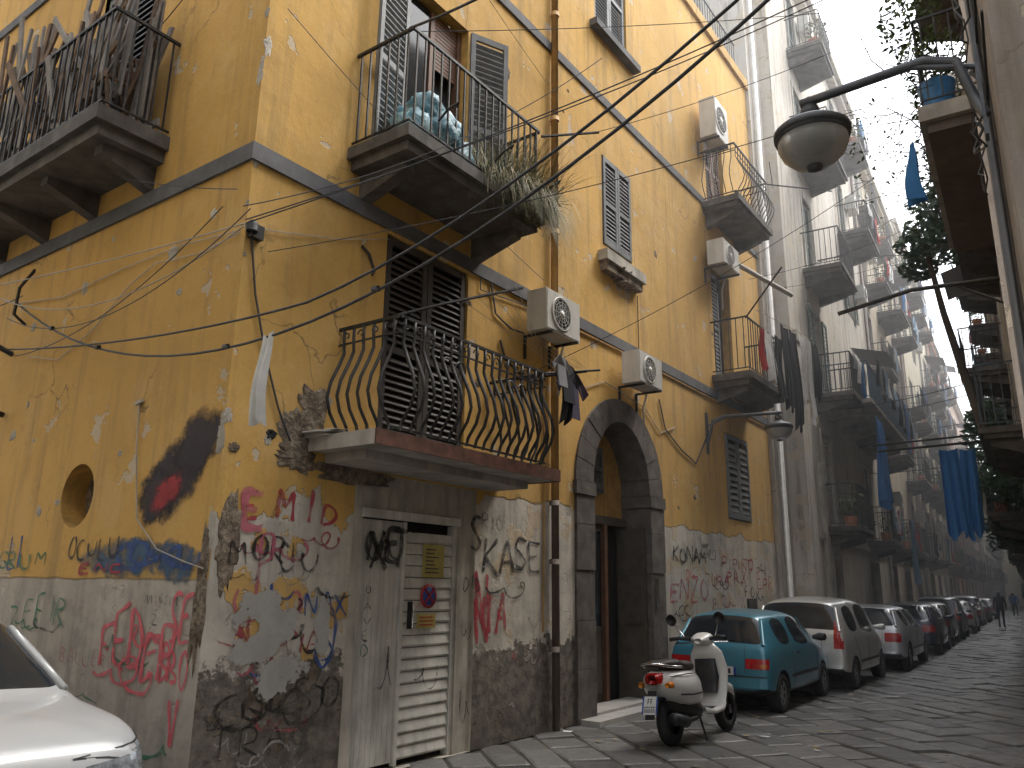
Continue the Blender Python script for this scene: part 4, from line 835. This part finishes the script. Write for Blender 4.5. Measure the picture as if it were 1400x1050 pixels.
# ================================================================== GROUND
mb=MB(); mb.add([(-200,-200,-.014),(300,-200,-.014),(300,200,-.014),(-200,200,-.014)],[(0,1,2,3)],'joint'); mb.obj('ground')
mb=MB(); an=math.radians(48); ca,sa=math.cos(an),math.sin(an); rr=random.Random(2)
def inside(x,y):
    if -3<x<XC+.2 and -6<y<14: return True
    return XC-.5<x<100 and -.35+.0524*x-.1<y<5.45+max(0,(x-17)*.0524)
q=-100
while q<110:
    rw=rr.uniform(.36,.5); p=-120+rr.random()
    while p<120:
        ln=rr.uniform(.45,.85)
        cx=(p+ln/2)*ca-(q+rw/2)*sa; cy=(p+ln/2)*sa+(q+rw/2)*ca
        if inside(cx,cy):
            z=rr.gauss(0,.005); tx,ty=rr.gauss(0,.016),rr.gauss(0,.016); a_=rr.random(); j=lambda: rr.uniform(-.014,.014)
            cr=[(p+.015,q+.015),(p+ln-.015,q+.015),(p+ln-.015,q+rw-.015),(p+.015,q+rw-.015)]; vs=[]
            for lvl,ins in ((-.016,0),(-.009,.006),(0,.034)):
                for k,(u,v) in enumerate(cr):
                    su=1 if k in (0,3) else -1; sv=1 if k<2 else -1
                    uu=u+su*ins+(j() if lvl==0 else 0); vv=v+sv*ins+(j() if lvl==0 else 0)
                    zz=z+lvl+(uu-p-ln/2)*tx+(vv-q-rw/2)*ty
                    vs.append((uu*ca-vv*sa,uu*sa+vv*ca,zz if lvl>-.01 else -.016))
            fs=[(8,9,10,11)]
            for b in (0,4):
                for k in range(4): fs.append((b+k,b+(k+1)%4,b+4+(k+1)%4,b+4+k))
            mb.add(vs,fs,'basalt',False,a_)
        p+=ln
    q+=rw
mb.obj('cobblestone_street')
e=E('street_litter'); mb=MB(); rr=random.Random(8)
for i in range(60):
    x,y=rr.uniform(6,16),rr.uniform(2.5,5.2); s=rr.uniform(.015,.05)
    if i<6: s=.07
    an_=rr.random()*6; mb.add([(x+s*math.cos(an_+k*1.57)*rr.uniform(.6,1.2),y+s*math.sin(an_+k*1.57),.012+rr.random()*.015) for k in range(4)],[(0,1,2,3)],'plate' if i<10 else 'dry',False,rr.random())
mb.obj('paper_and_leaves',e)
# ================================================================== CARS
def car(name,loc,head,st,paintm,side,ws,rg,wx,wr,W,kind='hatch',plate=None,sub=2,rimm='rim',zs_=.93):
    T=Matrix.Translation(Vector(loc))@Matrix.Rotation(head,4,'Z')@Matrix.Diagonal((1,1,zs_,1)); e=E(name,T)
    mats=[M[paintm],M['glass'],M['blackp']]
    vs=[];fs=[];fm=[]
    L=st[-1][0]
    for (x,zs,zb,zt,wb_,wt) in st:
        h=[(0,zs),(wb_*.86,zs),(wb_*.985,zs+.09),(wb_*1.0,zs+(zb-zs)*.55),(wb_*.965,zb),(wt,zb+(zt-zb)*.86),(wt*.80,zt),(0,zt+.022)]
        ring=h+[(-a,b) for a,b in h[-2:0:-1]]
        vs+=[(x,a,b) for a,b in ring]
    n=14
    for i in range(len(st)-1):
        for k in range(n):
            fs.append((i*n+k,(i+1)*n+k,(i+1)*n+(k+1)%n,i*n+(k+1)%n))
            m=0
            if k in (0,13): m=2
            if k in (1,12): m=2
            if k in (4,9) and i in side: m=1
            if k in (5,6,7,8) and (i in ws or i in rg): m=1
            fm.append(m)
    fs.append(tuple(range(n))); fm.append(0); fs.append(tuple((len(st)-1)*n+k for k in reversed(range(n)))); fm.append(0)
    me=bpy.data.meshes.new('tmp'); me.from_pydata(vs,[],fs)
    for m in mats: me.materials.append(m)
    me.polygons.foreach_set('material_index',fm); me.update()
    bm=bmesh.new(); bm.from_mesh(me); bmesh.ops.recalc_face_normals(bm,faces=bm.faces)
    cl=bm.edges.layers.float.new('crease_edge')
    for ed in bm.edges:
        ms={f.material_index for f in ed.link_faces}
        if len(ms)>1: ed[cl]=.55
    bm.to_mesh(me); bm.free()
    ob=bpy.data.objects.new('tmpcar',me); COL.objects.link(ob)
    md=ob.modifiers.new('s','SUBSURF'); md.levels=sub; md.render_levels=sub
    cut=MB()
    for x in wx:
        for sg in (-1,1): cut.rev([(wr+.055,W/2-.24),(wr+.055,W/2+.2)],(x,0,wr),'blackp',28,(0,sg,0),False)
    cm=bpy.data.meshes.new('c'); cm.from_pydata(cut.v,[],cut.f); cm.materials.append(M['blackp'])
    bm=bmesh.new(); bm.from_mesh(cm); bmesh.ops.recalc_face_normals(bm,faces=bm.faces); bm.to_mesh(cm); bm.free()
    co=bpy.data.objects.new('cut',cm); COL.objects.link(co)
    b=ob.modifiers.new('b','BOOLEAN'); b.operation='DIFFERENCE'; b.object=co; b.solver='EXACT'
    try: b.material_mode='TRANSFER'
    except Exception: pass
    dg=bpy.context.evaluated_depsgraph_get(); ev=ob.evaluated_get(dg); nm=bpy.data.meshes.new_from_object(ev)
    bpy.data.objects.remove(ob); bpy.data.objects.remove(co)
    nm.polygons.foreach_set('use_smooth',[True]*len(nm.polygons))
    try: nm.set_sharp_from_angle(angle=math.radians(38))
    except Exception: pass
    body=bpy.data.objects.new('body',nm); COL.objects.link(body); body.parent=e
    bv=BVHTree.FromPolygons([v.co.copy() for v in nm.vertices],[tuple(p.vertices) for p in nm.polygons])
    d=MB()
    def hit(face,u,v,off):
        if face=='R': o=Vector((-1,u,v)); dr=Vector((1,0,0))
        elif face=='F': o=Vector((L+1,u,v)); dr=Vector((-1,0,0))
        else:
            sg=1 if face=='l' else -1; o=Vector((u,sg*2,v)); dr=Vector((0,-sg,0))
        h=bv.ray_cast(o,dr)
        if h[0] is None: return None
        return h[0]-dr*off
    def patch(face,u0,u1,v0,v1,m,off=.006,nu=8,nv=4,sk=0.):
        g={}
        for i in range(nu+1):
            for j in range(nv+1):
                u=u0+(u1-u0)*i/nu; v=v0+(v1-v0)*j/nv+sk*(u-u0); g[i,j]=hit(face,u,v,off)
        for i in range(nu):
            for j in range(nv):
                q=[g[i,j],g[i+1,j],g[i+1,j+1],g[i,j+1]]
                if any(p is None for p in q): continue
                if max((q[0]-p).length for p in q)>.25: continue
                d.add(q,[(0,1,2,3)],m,True)
    def seam(face,pts,w=.005,m='ink'):
        q=[]
        for i in range(len(pts)-1):
            for k in range(8): q.append(hit(face,pts[i][0]+(pts[i+1][0]-pts[i][0])*k/8,pts[i][1]+(pts[i+1][1]-pts[i][1])*k/8,.001))
        q=[p for p in q if p is not None]
        if len(q)>2: d.tube(q,w,m,4)
    hw=W/2
    zb=st[len(st)//2][2]
    if kind=='blue':
        for sg in (-1,1):
            patch('R',sg*hw*.52,sg*hw*.93,.62,.76,'redl',.012); patch('R',sg*hw*.78,sg*hw*.90,.64,.69,'amber',.016,3,2)
            seam('R',[(sg*hw*.50,.93),(sg*hw*.5,.5)],.004)
        patch('R',-hw*.9,hw*.9,.36,.50,paintm,.03,14,3); patch('R',-hw*.88,hw*.88,.27,.33,'blackp',.02,14,2); patch('R',-hw*.9,hw*.9,.505,.525,'blackp',.034,14,1)
        patch('R',-.27,.27,.52,.64,'plate',.02); patch('R',-.27,-.23,.52,.64,'plateb',.023,1,2); patch('R',.23,.27,.52,.64,'plateb',.023,1,2)
        for k,x in enumerate((-.19,-.13,-.05,.01,.07,.14,.19)): patch('R',x,x+.035,.545,.615,'ink',.024,1,1)
        seam('R',[(-.35,.98),(.05,1.02)],.008)
    else:
        for sg in (-1,1):
            if kind=='mpv': patch('R',sg*hw*.74,sg*hw*.93,.75,1.25,'redl',.01,3,8)
            else: patch('R',sg*hw*.55,sg*hw*.92,.66,.86,'redl',.01)
        patch('R',-.27,.27,.55,.66,'plate',.012); patch('R',-hw*.9,hw*.9,.33,.40,'blackp',.012,14,2)
        seam('R',[(-hw*.5,.95),(-hw*.5,.5),(hw*.5,.5),(hw*.5,.95)],.004)
    for sg in (-1,1):
        patch('F',sg*hw*.46,sg*hw*.93,.60,.75,'headl',.008,10,5,sk=sg*.08); patch('F',sg*hw*.42,sg*hw*.46,.60,.74,'blackp',.009,2,4)
    patch('F',-hw*.42,hw*.42,.56,.66,'blackp',.008,10,3); patch('F',-hw*.7,hw*.7,.30,.42,'blackp',.008,12,3); patch('F',-.26,.26,.44,.54,'plate',.014)
    x0,x1=wx
    for f in ('l','r'):
        if kind=='white': patch(f,L-.44,L-.10,.72,.85,'headl',.006,8,4,sk=-.12); seam(f,[(L-.44,.72),(L-.44,.85),(L-.10,.80),(L-.10,.69),(L-.44,.72)],.006)
        seam(f,[(x0+wr+.1,.33),(x0+wr+.12,.55),(x0+.12,zb)],.0035) if kind!='blue' else seam(f,[(x0+.55,.33),(x0+.55,zb)],.0035)
        if kind!='blue': seam(f,[((x0+x1)/2-.05,.3),((x0+x1)/2-.05,zb)],.0035)
        seam(f,[(x1-wr-.12,.3),(x1-wr-.08,zb)],.0035)
        patch(f,x0+wr+.1,x1-wr-.1,.46,.51,'blackp' if kind!='white' else paintm,.012,10,1)
        for xx in ((x0+.7,) if kind=='blue' else ((x0+x1)/2+.05,x0+.5)): patch(f,xx,xx+.14,zb-.12,zb-.085,'blackp' if kind=='blue' else paintm,.02,3,1)
        sg=1 if f=='l' else -1
        mx=x1-.42
        if not(kind=='white' and f=='l'): d.loft([((mx-.02,sg*(hw-.04),zb+.08),(.03,0,0),(0,0,.03)),((mx,sg*(hw+.06),zb+.09),(.05,0,0),(0,0,.065)),((mx,sg*(hw+.14),zb+.09),(.05,0,0),(0,0,.06)),((mx,sg*(hw+.16),zb+.09),(.02,0,0),(0,0,.03))],'blackp' if kind=='blue' else paintm,12)
    def P5(i): x,zs,b_,t_,w1,w2_=st[i]; return Vector((x,w2_*1.0,b_+(t_-b_)*.86))
    for rng in (ws,rg):
        if not rng: continue
        ids=list(range(min(rng),max(rng)+2))
        for sg in (-1,1):
            pts=[Vector((P5(i).x,sg*P5(i).y*.985,P5(i).z-.005)) for i in ids]; d.tube(pts,.028,paintm,8)
    if kind in('white','mpv','hatch','sedan'):
        i=max(ws)+1; x=st[i][0]; zz=st[i][3]; d.tube([(x-.02,-.35,zz+.01),(x-.14,.05,zz+.09),(x-.02,.45,zz+.01)],.008,'blackp',5)
    for x in wx:
        for sg in (-1,1):
            c=Vector((x,sg*(hw-.115),wr))
            d.rev([(wr*.6,-.09),(wr*.93,-.09),(wr,-.06),(wr,.06),(wr*.95,.095),(wr*.66,.1),(wr*.62,.07)],c,'tyre',32,(0,sg,0))
            d.rev([(wr*.63,.06),(wr*.63,.085),(wr*.55,.07),(wr*.5,.03)],c,rimm,32,(0,sg,0)); d.rev([(wr*.52,.02),(wr*.52,.025)],c,'blackp',24,(0,sg,0))
            for k in range(7):
                an=k*2*math.pi/7; dr=Vector((math.cos(an),0,math.sin(an))); tn=Vector((-math.sin(an),0,math.cos(an))); ay=Vector((0,sg,0))
                vs_=[c+dr*rr_*wr+tn*w_*wr+ay*yy for rr_,w_ in ((.12,.07),(.58,.09)) for yy in (.04,.072) for w_ in (-w_,w_)]
                d.hexa(vs_,rimm)
            d.rev([(wr*.16,.03),(wr*.16,.082),(wr*.08,.09)],c,rimm,16,(0,sg,0))
    ob=d.obj('lights_trim_and_wheels'); ob.parent=e
    return e
ST_W=[(0,.32,.55,.62,.68,.58),(.05,.26,.86,.92,.80,.68),(.15,.24,.96,1.01,.84,.70),(.5,.22,.98,1.40,.86,.60),(.62,.22,.98,1.43,.86,.61),(1.25,.2,.97,1.47,.865,.62),(1.33,.2,.97,1.47,.865,.62),(1.95,.2,.95,1.46,.865,.62),(2.35,.2,.94,1.41,.86,.61),(2.62,.2,.93,1.25,.855,.65),(2.95,.2,.93,1.03,.85,.70),(3.05,.2,.92,.985,.845,.70),(3.45,.2,.86,.93,.83,.66),(3.72,.22,.76,.83,.78,.58),(3.86,.25,.60,.66,.70,.5),(3.92,.32,.5,.54,.62,.45)]
ST_X=ST_W[:12]+[(3.45,.2,.90,.955,.84,.68),(3.68,.22,.86,.91,.82,.64),(3.82,.24,.77,.82,.73,.54),(3.90,.28,.60,.66,.66,.46),(3.93,.34,.5,.55,.58,.4)]
car('parked_white_car',(1.80,4.02+3.92,0),-math.pi/2,ST_X,'pw',[4,6,7,8],[8,9],[2],(.72,3.2),.31,1.73,'white',zs_=.97)
ST_B=[(0,.30,.52,.58,.62,.52),(.04,.25,.82,.87,.70,.60),(.12,.24,.90,.95,.735,.62),(.38,.22,.92,1.34,.745,.52),(.5,.22,.92,1.38,.75,.53),(1.15,.2,.91,1.42,.75,.54),(1.25,.2,.91,1.42,.75,.54),(1.75,.2,.90,1.40,.75,.54),(2.05,.2,.89,1.34,.75,.53),(2.55,.2,.88,.97,.74,.60),(2.62,.2,.86,.92,.735,.60),(3.0,.2,.80,.86,.72,.58),(3.2,.23,.66,.72,.68,.5),(3.3,.3,.5,.55,.58,.42)]
car('parked_teal_hatchback',(10.98,4.35,0),math.radians(1),ST_B,'pblue',[4,6,7],[8],[2],(.52,2.72),.27,1.5,'blue')
ST_M=[(0,.32,.6,.66,.70,.62),(.04,.26,.95,1.0,.79,.70),(.1,.25,1.02,1.07,.80,.70),(.28,.24,1.02,1.56,.81,.62),(.4,.24,1.02,1.61,.815,.63),(1.2,.22,1.0,1.66,.82,.64),(1.28,.22,1.0,1.66,.82,.64),(2.05,.22,.98,1.64,.82,.64),(2.4,.22,.96,1.56,.82,.62),(2.85,.22,.95,1.10,.81,.68),(2.95,.22,.93,1.02,.80,.68),(3.25,.22,.86,.94,.78,.64),(3.42,.25,.68,.74,.73,.55),(3.5,.32,.52,.57,.63,.45)]
car('parked_silver_minivan',(14.4,4.27,0),math.radians(1),ST_M,'psil',[4,6,7],[8],[2],(.62,2.95),.28,1.64,'mpv',zs_=.9)
car('parked_silver_hatchback',(18.75,4.2,0),math.radians(2),[(a*1.04,b,c,d_,e_*.99,f_) for a,b,c,d_,e_,f_ in ST_W],'psil2',[4,6,7,8],[8,9],[2],(.75,3.33),.31,1.71,'hatch',zs_=.9)
for i,(x,y,c,k) in enumerate(((24.3,4.35,'pdk','w'),(28.6,4.6,'pbk','w'),(33.0,4.75,'pdk','m'),(38.5,5.0,'psil','w'),(48,5.6,'pw','m'),(54,5.9,'pbk','w'),(62,6.2,'psil2','w'))):
    if k=='w': car('parked_car',(x,y,0),A3,ST_W,c,[4,6,7,8],[8,9],[2],(.72,3.2),.31,1.73,'hatch',sub=1,zs_=.9)
    else: car('parked_car',(x,y,0),A3,ST_M,c,[4,6,7],[8],[2],(.62,2.95),.28,1.64,'mpv',sub=1,zs_=.9)
# ================================================================== SCOOTER
def scooter(name,loc,head,body='pws',detail=True):
    T=Matrix.Translation(Vector(loc))@Matrix.Rotation(head,4,'Z')@Matrix.Rotation(math.radians(-5),4,'X'); e=E(name,T); b=MB()
    def wheel(x):
        b.rev([(.13,-.045),(.2,-.055),(.235,-.03),(.24,0),(.235,.03),(.2,.055),(.13,.045)],(x,0,.24),'tyre',28,(0,1,0)); b.rev([(.13,-.04),(.13,.04)],(x,0,.24),'rim',20,(0,1,0)); b.rev([(.05,-.07),(.05,.07)],(x,0,.24),'blackp',12,(0,1,0))
    wheel(0.22); wheel(1.55)
    Y=lambda w:(0,w,0); Z=lambda h:(0,0,h)
    b.loft([((-.06,0,.66),Y(.06),Z(.05)),((-.02,0,.65),Y(.14),Z(.10)),((.08,0,.62),Y(.2),Z(.15)),((.25,0,.58),Y(.235),Z(.185)),((.45,0,.56),Y(.235),Z(.2)),((.62,0,.55),Y(.2),Z(.2)),((.74,0,.52),Y(.15),Z(.19)),((.8,0,.5),Y(.12),Z(.17))],body,22,2.4)
    b.loft([((.05,0,.40),Y(.1),Z(.06)),((.3,0,.38),Y(.14),Z(.1)),((.62,0,.34),Y(.14),Z(.12)),((.8,0,.30),Y(.12),Z(.08))],'blackp',14)
    b.loft([((-.02,0,.80),Y(.08),Z(.03)),((.06,0,.815),Y(.14),Z(.05)),((.3,0,.81),Y(.155),Z(.06)),((.42,0,.785),Y(.155),Z(.05)),((.6,0,.78),Y(.13),Z(.055)),((.74,0,.765),Y(.08),Z(.04)),((.77,0,.76),Y(.04),Z(.02))],'seat',18,2.8)
    b.tube([(.3,-.16,.78),(.05,-.15,.8),(-.1,-.1,.83),(-.12,0,.84),(-.1,.1,.83),(.05,.15,.8),(.3,.16,.78)],.013,'chrome',8)
    b.loft([((.74,0,.30),Y(.17),Z(.05)),((.95,0,.27),Y(.2),Z(.03)),((1.15,0,.29),Y(.2),Z(.035)),((1.22,0,.34),Y(.19),Z(.05))],body,14,4)
    b.box(I3,.8,1.15,-.13,.13,.301,.315,'blackp')
    b.loft([((1.18,0,.32),Y(.19),(.03,0,.02)),((1.24,0,.5),Y(.22),(.035,0,.02)),((1.27,0,.7),Y(.235),(.04,0,.02)),((1.24,0,.88),Y(.2),(.045,0,.02)),((1.2,0,.98),Y(.12),(.04,0,.02))],body,18,3)
    b.loft([((1.16,0,.45),Y(.12),(.03,0,0)),((1.19,0,.62),Y(.15),(.04,0,0)),((1.18,0,.82),Y(.13),(.04,0,0))],'blackp',12,3)
    b.loft([((1.28,0,.4),Y(.03),Z(.06)),((1.38,0,.47),Y(.08),Z(.06)),((1.52,0,.50),Y(.09),Z(.06)),((1.68,0,.45),Y(.08),Z(.07)),((1.78,0,.36),Y(.04),Z(.05))],body,14)
    b.tube([(1.22,0,.9),(1.4,.08,.55),(1.55,.09,.24)],.025,'blackp',8)
    b.loft([((1.06,0,1.02),Y(.05),Z(.03)),((1.12,0,1.03),Y(.12),Z(.06)),((1.2,0,1.04),Y(.13),Z(.075)),((1.28,0,1.03),Y(.1),Z(.075)),((1.31,0,1.03),Y(.07),Z(.06))],body,16)
    b.tube([(1.14,-.12,1.04),(1.1,-.24,1.06),(1.04,-.36,1.05)],.022,'blackp',8); b.tube([(1.14,.12,1.04),(1.1,.24,1.06),(1.04,.36,1.05)],.022,'blackp',8)
    for sg in (-1,1):
        b.tube([(1.12,sg*.2,1.07),(1.08,sg*.27,1.2),(1.06,sg*.3,1.24)],.008,'chrome',6); b.rev([(.065,-.015),(.07,0),(.06,.012)],(1.05,sg*.31,1.27),'blackp',18,(1,0,.1)); b.tube([(1.2,sg*.14,1.0),(1.14,sg*.34,1.0)],.008,'chrome',6)
    b.loft([((-.075,0,.68),Y(.05),Z(.045)),((-.05,0,.68),Y(.1),Z(.06)),((-.0,0,.68),Y(.13),Z(.07))],'redl',16,3)
    for sg in (-1,1): b.loft([((-.05,sg*.16,.62),Y(.03),Z(.025)),((.0,sg*.175,.62),Y(.045),Z(.035))],'amber',10)
    b.add([(-.10,-.05,.57),(-.10,.05,.57),(-.21,.05,.30),(-.21,-.05,.30),(-.08,-.05,.57),(-.08,.05,.57),(-.19,.05,.30),(-.19,-.05,.30)],[(0,1,2,3),(4,5,6,7),(0,3,7,4),(1,2,6,5)],'blackp')
    pv=[Vector((-.135,-.09,.52)),Vector((-.135,.09,.52)),Vector((-.20,.09,.35)),Vector((-.20,-.09,.35))]
    b.add(pv,[(0,1,2,3)],'plate'); nrm=Vector((-.93,0,-.36))*.003
    def pl(u0,u1,v0,v1,m):
        f=lambda u,v: pv[1].lerp(pv[0],u).lerp(pv[2].lerp(pv[3],u),v)+nrm
        b.add([f(u0,v0),f(u1,v0),f(u1,v1),f(u0,v1)],[(0,1,2,3)],m)
    pl(0,.1,0,1,'plateb'); pl(.9,1,0,1,'plateb')
    for u in (.33,.52): pl(u,u+.05,.12,.42,'ink'); pl(u+.051,u+.12,.12,.18,'ink'); pl(u+.051,u+.1,.25,.31,'ink')
    for k in range(5): u=.15+k*.145; pl(u,u+.035,.55,.9,'ink'); pl(u+.036,u+.1,.55,.61,'ink'); pl(u+.06,u+.1,.7,.9,'ink')
    b.loft([((-.02,0,.47),Y(.06),Z(.02)),((.2,0,.50),Y(.07),Z(.03)),((.4,0,.45),Y(.07),Z(.03))],'blackp',10)
    b.tube([(.55,-.15,.25),(.3,-.17,.24),(.25,-.17,.24),(-.02,-.18,.30)],.05,'blackp',12,rs=[.02,.03,.06,.055]); b.tube([(.22,.1,.24),(.3,.12,.55)],.03,'chrome',8)
    b.tube([(.7,-.1,.25),(.62,-.2,.01)],.012,'iron',6); b.tube([(.7,.1,.25),(.62,.2,.03)],.012,'iron',6)
    b.tube([(.1,-.235,.52),(.35,-.245,.5),(.6,-.21,.5)],.008,'ink',5); b.tube([(.0,-.17,.70),(.3,-.215,.71),(.6,-.18,.70)],.006,'chrome',5)
    b.obj('bodywork_seat_and_wheels',e); return e
scooter('parked_scooter',(8.1,3.84,0),math.radians(-4))
scooter('parked_scooter',(44,4.6,0),.2,'pbk'); scooter('parked_scooter',(46,5.0,0),.1,'psil')
# ================================================================== PEOPLE
def person(name,loc,head,s=1.,ph=1,top='jacket'):
    J={'pel':(0,0,.95,.14),'sp':(0,0,1.15,.13),'ch':(.01,0,1.35,.155),'nk':(.02,0,1.5,.055),'h1':(.03,0,1.60,.085),'h2':(.03,0,1.70,.09),
    'lh':(0,.1,.92,.1),'lk':(.12*ph,.1,.5,.06),'la':(-.02*ph,.1,.09,.042),'lt':(.14-.02*ph,.11,.03,.035),'rh':(0,-.1,.92,.1),'rk':(-.02*ph,-.1,.5,.06),'ra':(-.28*ph,-.1,.13,.042),'rt':(-.16*ph,-.11,.04,.035),
    'ls':(0,.19,1.42,.07),'le':(-.06*ph,.25,1.14,.045),'lw':(.06,.26,.90,.03),'lp':(.09,.26,.84,.032),'rs':(0,-.19,1.42,.07),'re':(.06*ph,-.25,1.14,.045),'rw':(.16,-.25,.92,.03),'rp':(.2,-.25,.86,.032)}
    ed=[('pel','sp'),('sp','ch'),('ch','nk'),('nk','h1'),('h1','h2'),('pel','lh'),('lh','lk'),('lk','la'),('la','lt'),('pel','rh'),('rh','rk'),('rk','ra'),('ra','rt'),('ch','ls'),('ls','le'),('le','lw'),('lw','lp'),('ch','rs'),('rs','re'),('re','rw'),('rw','rp')]
    for sd in 'lr':
        b=J[sd+'p']
        for k in range(5):
            n_=sd+'f%d'%k; J[n_]=(b[0]-.03+.018*k,b[1]+(.0 if k<4 else (-.03 if sd=='l' else .03)),b[2]-.075+(.02 if k in(0,) else 0)+(.03 if k==4 else 0),.009); ed.append((sd+'p',n_))
    keys=list(J); me=bpy.data.meshes.new('p'); me.from_pydata([Vector(J[k][:3])*s for k in keys],[(keys.index(a),keys.index(b)) for a,b in ed],[])
    ob=bpy.data.objects.new('tmp',me); COL.objects.link(ob); m=ob.modifiers.new('k','SKIN')
    for i,k in enumerate(keys): me.skin_vertices[0].data[i].radius=(J[k][3]*s,J[k][3]*s)
    me.skin_vertices[0].data[0].use_root=True
    ob.modifiers.new('s','SUBSURF').levels=1
    dg=bpy.context.evaluated_depsgraph_get(); nm=bpy.data.meshes.new_from_object(ob.evaluated_get(dg)); bpy.data.objects.remove(ob)
    nm.materials.clear()
    for q in (top,'jeans','skin','hair','blackp'): nm.materials.append(M[q])
    for p in nm.polygons:
        c=p.center/s; p.use_smooth=True
        if c.z<.12: k=4
        elif c.z<.88 and abs(c.y)<.2: k=1
        elif abs(c.y)>.2 and c.z<.93: k=2
        elif c.z>1.5: k=3 if (c.x<.06 or c.z>1.72) else 2
        else: k=0
        p.material_index=k
    e=E(name,Matrix.Translation(Vector(loc))@Matrix.Rotation(head,4,'Z')); b=bpy.data.objects.new('body',nm); COL.objects.link(b); b.parent=e
person('walking_person',(47,3.9,0),A3,1.,1); person('walking_person',(72,5.,0),A3+3.1,1.,-1,'clb'); person('walking_person',(90,6.4,0),A3,1.)
# ================================================================== LIGHT, WORLD, CAMERA
w=bpy.data.worlds.new('World'); sc.world=w; w.use_nodes=True; nt=w.node_tree; nt.nodes.clear()
o=nt.nodes.new('ShaderNodeOutputWorld'); bg=nt.nodes.new('ShaderNodeBackground'); sk=nt.nodes.new('ShaderNodeTexSky'); sk.sky_type='NISHITA'; sk.sun_disc=False
SE=math.radians(56); SAZ=math.radians(-32)
sk.sun_elevation=SE; sk.sun_rotation=math.pi/2-SAZ; sk.air_density=1.2; sk.dust_density=2.5; sk.ozone_density=1
hs=nt.nodes.new('ShaderNodeHueSaturation'); hs.inputs['Saturation'].default_value=.28; hs.inputs['Value'].default_value=3.7
nt.links.new(sk.outputs[0],hs.inputs['Color']); nt.links.new(hs.outputs[0],bg.inputs[0]); bg.inputs[1].default_value=.15; nt.links.new(bg.outputs[0],o.inputs[0])
sl=bpy.data.lights.new('sun','SUN'); sl.energy=3.3; sl.angle=math.radians(24); sl.color=(1,.95,.87); so=bpy.data.objects.new('sun',sl); COL.objects.link(so)
dv=Vector((math.cos(SAZ)*math.cos(SE),math.sin(SAZ)*math.cos(SE),math.sin(SE))); so.rotation_euler=dv.to_track_quat('Z','Y').to_euler(); so.location=dv*50
hz=NT('haze_volume'); hz.t.nodes.remove(hz.b); vsc=hz.n('ShaderNodeVolumeScatter'); vsc.inputs['Density'].default_value=.009; vsc.inputs['Anisotropy'].default_value=.35; vsc.inputs['Color'].default_value=(.97,.98,1,1); hz.l(vsc.outputs[0],hz.out.inputs['Volume']); M['haze']=hz.m
mb=MB(); mb.box(I3,9,160,-12,40,-.5,32,'haze'); mb.obj('haze')
sc.view_settings.view_transform='Standard'; sc.view_settings.look='None'; sc.view_settings.exposure=0
th=math.radians(14.4); hd=math.radians(35.7); roll=math.radians(.85)
fw=Vector((math.cos(hd)*math.cos(th),math.sin(hd)*math.cos(th),math.sin(th))); rt=Vector((math.sin(hd),-math.cos(hd),0)); up=rt.cross(fw)
c_,s_=math.cos(roll),math.sin(roll)
ir=rt*c_+up*s_; iu=up*c_-rt*s_
mtx=Matrix((ir,iu,-fw)).transposed().to_4x4(); mtx.translation=Vector((0,0,1.6))
cd=bpy.data.cameras.new('camera'); cd.sensor_width=36; cd.lens=36*1080/1400; cd.clip_end=1000; cd.clip_start=.05; co=bpy.data.objects.new('camera',cd); COL.objects.link(co); co.matrix_world=mtx; sc.camera=co
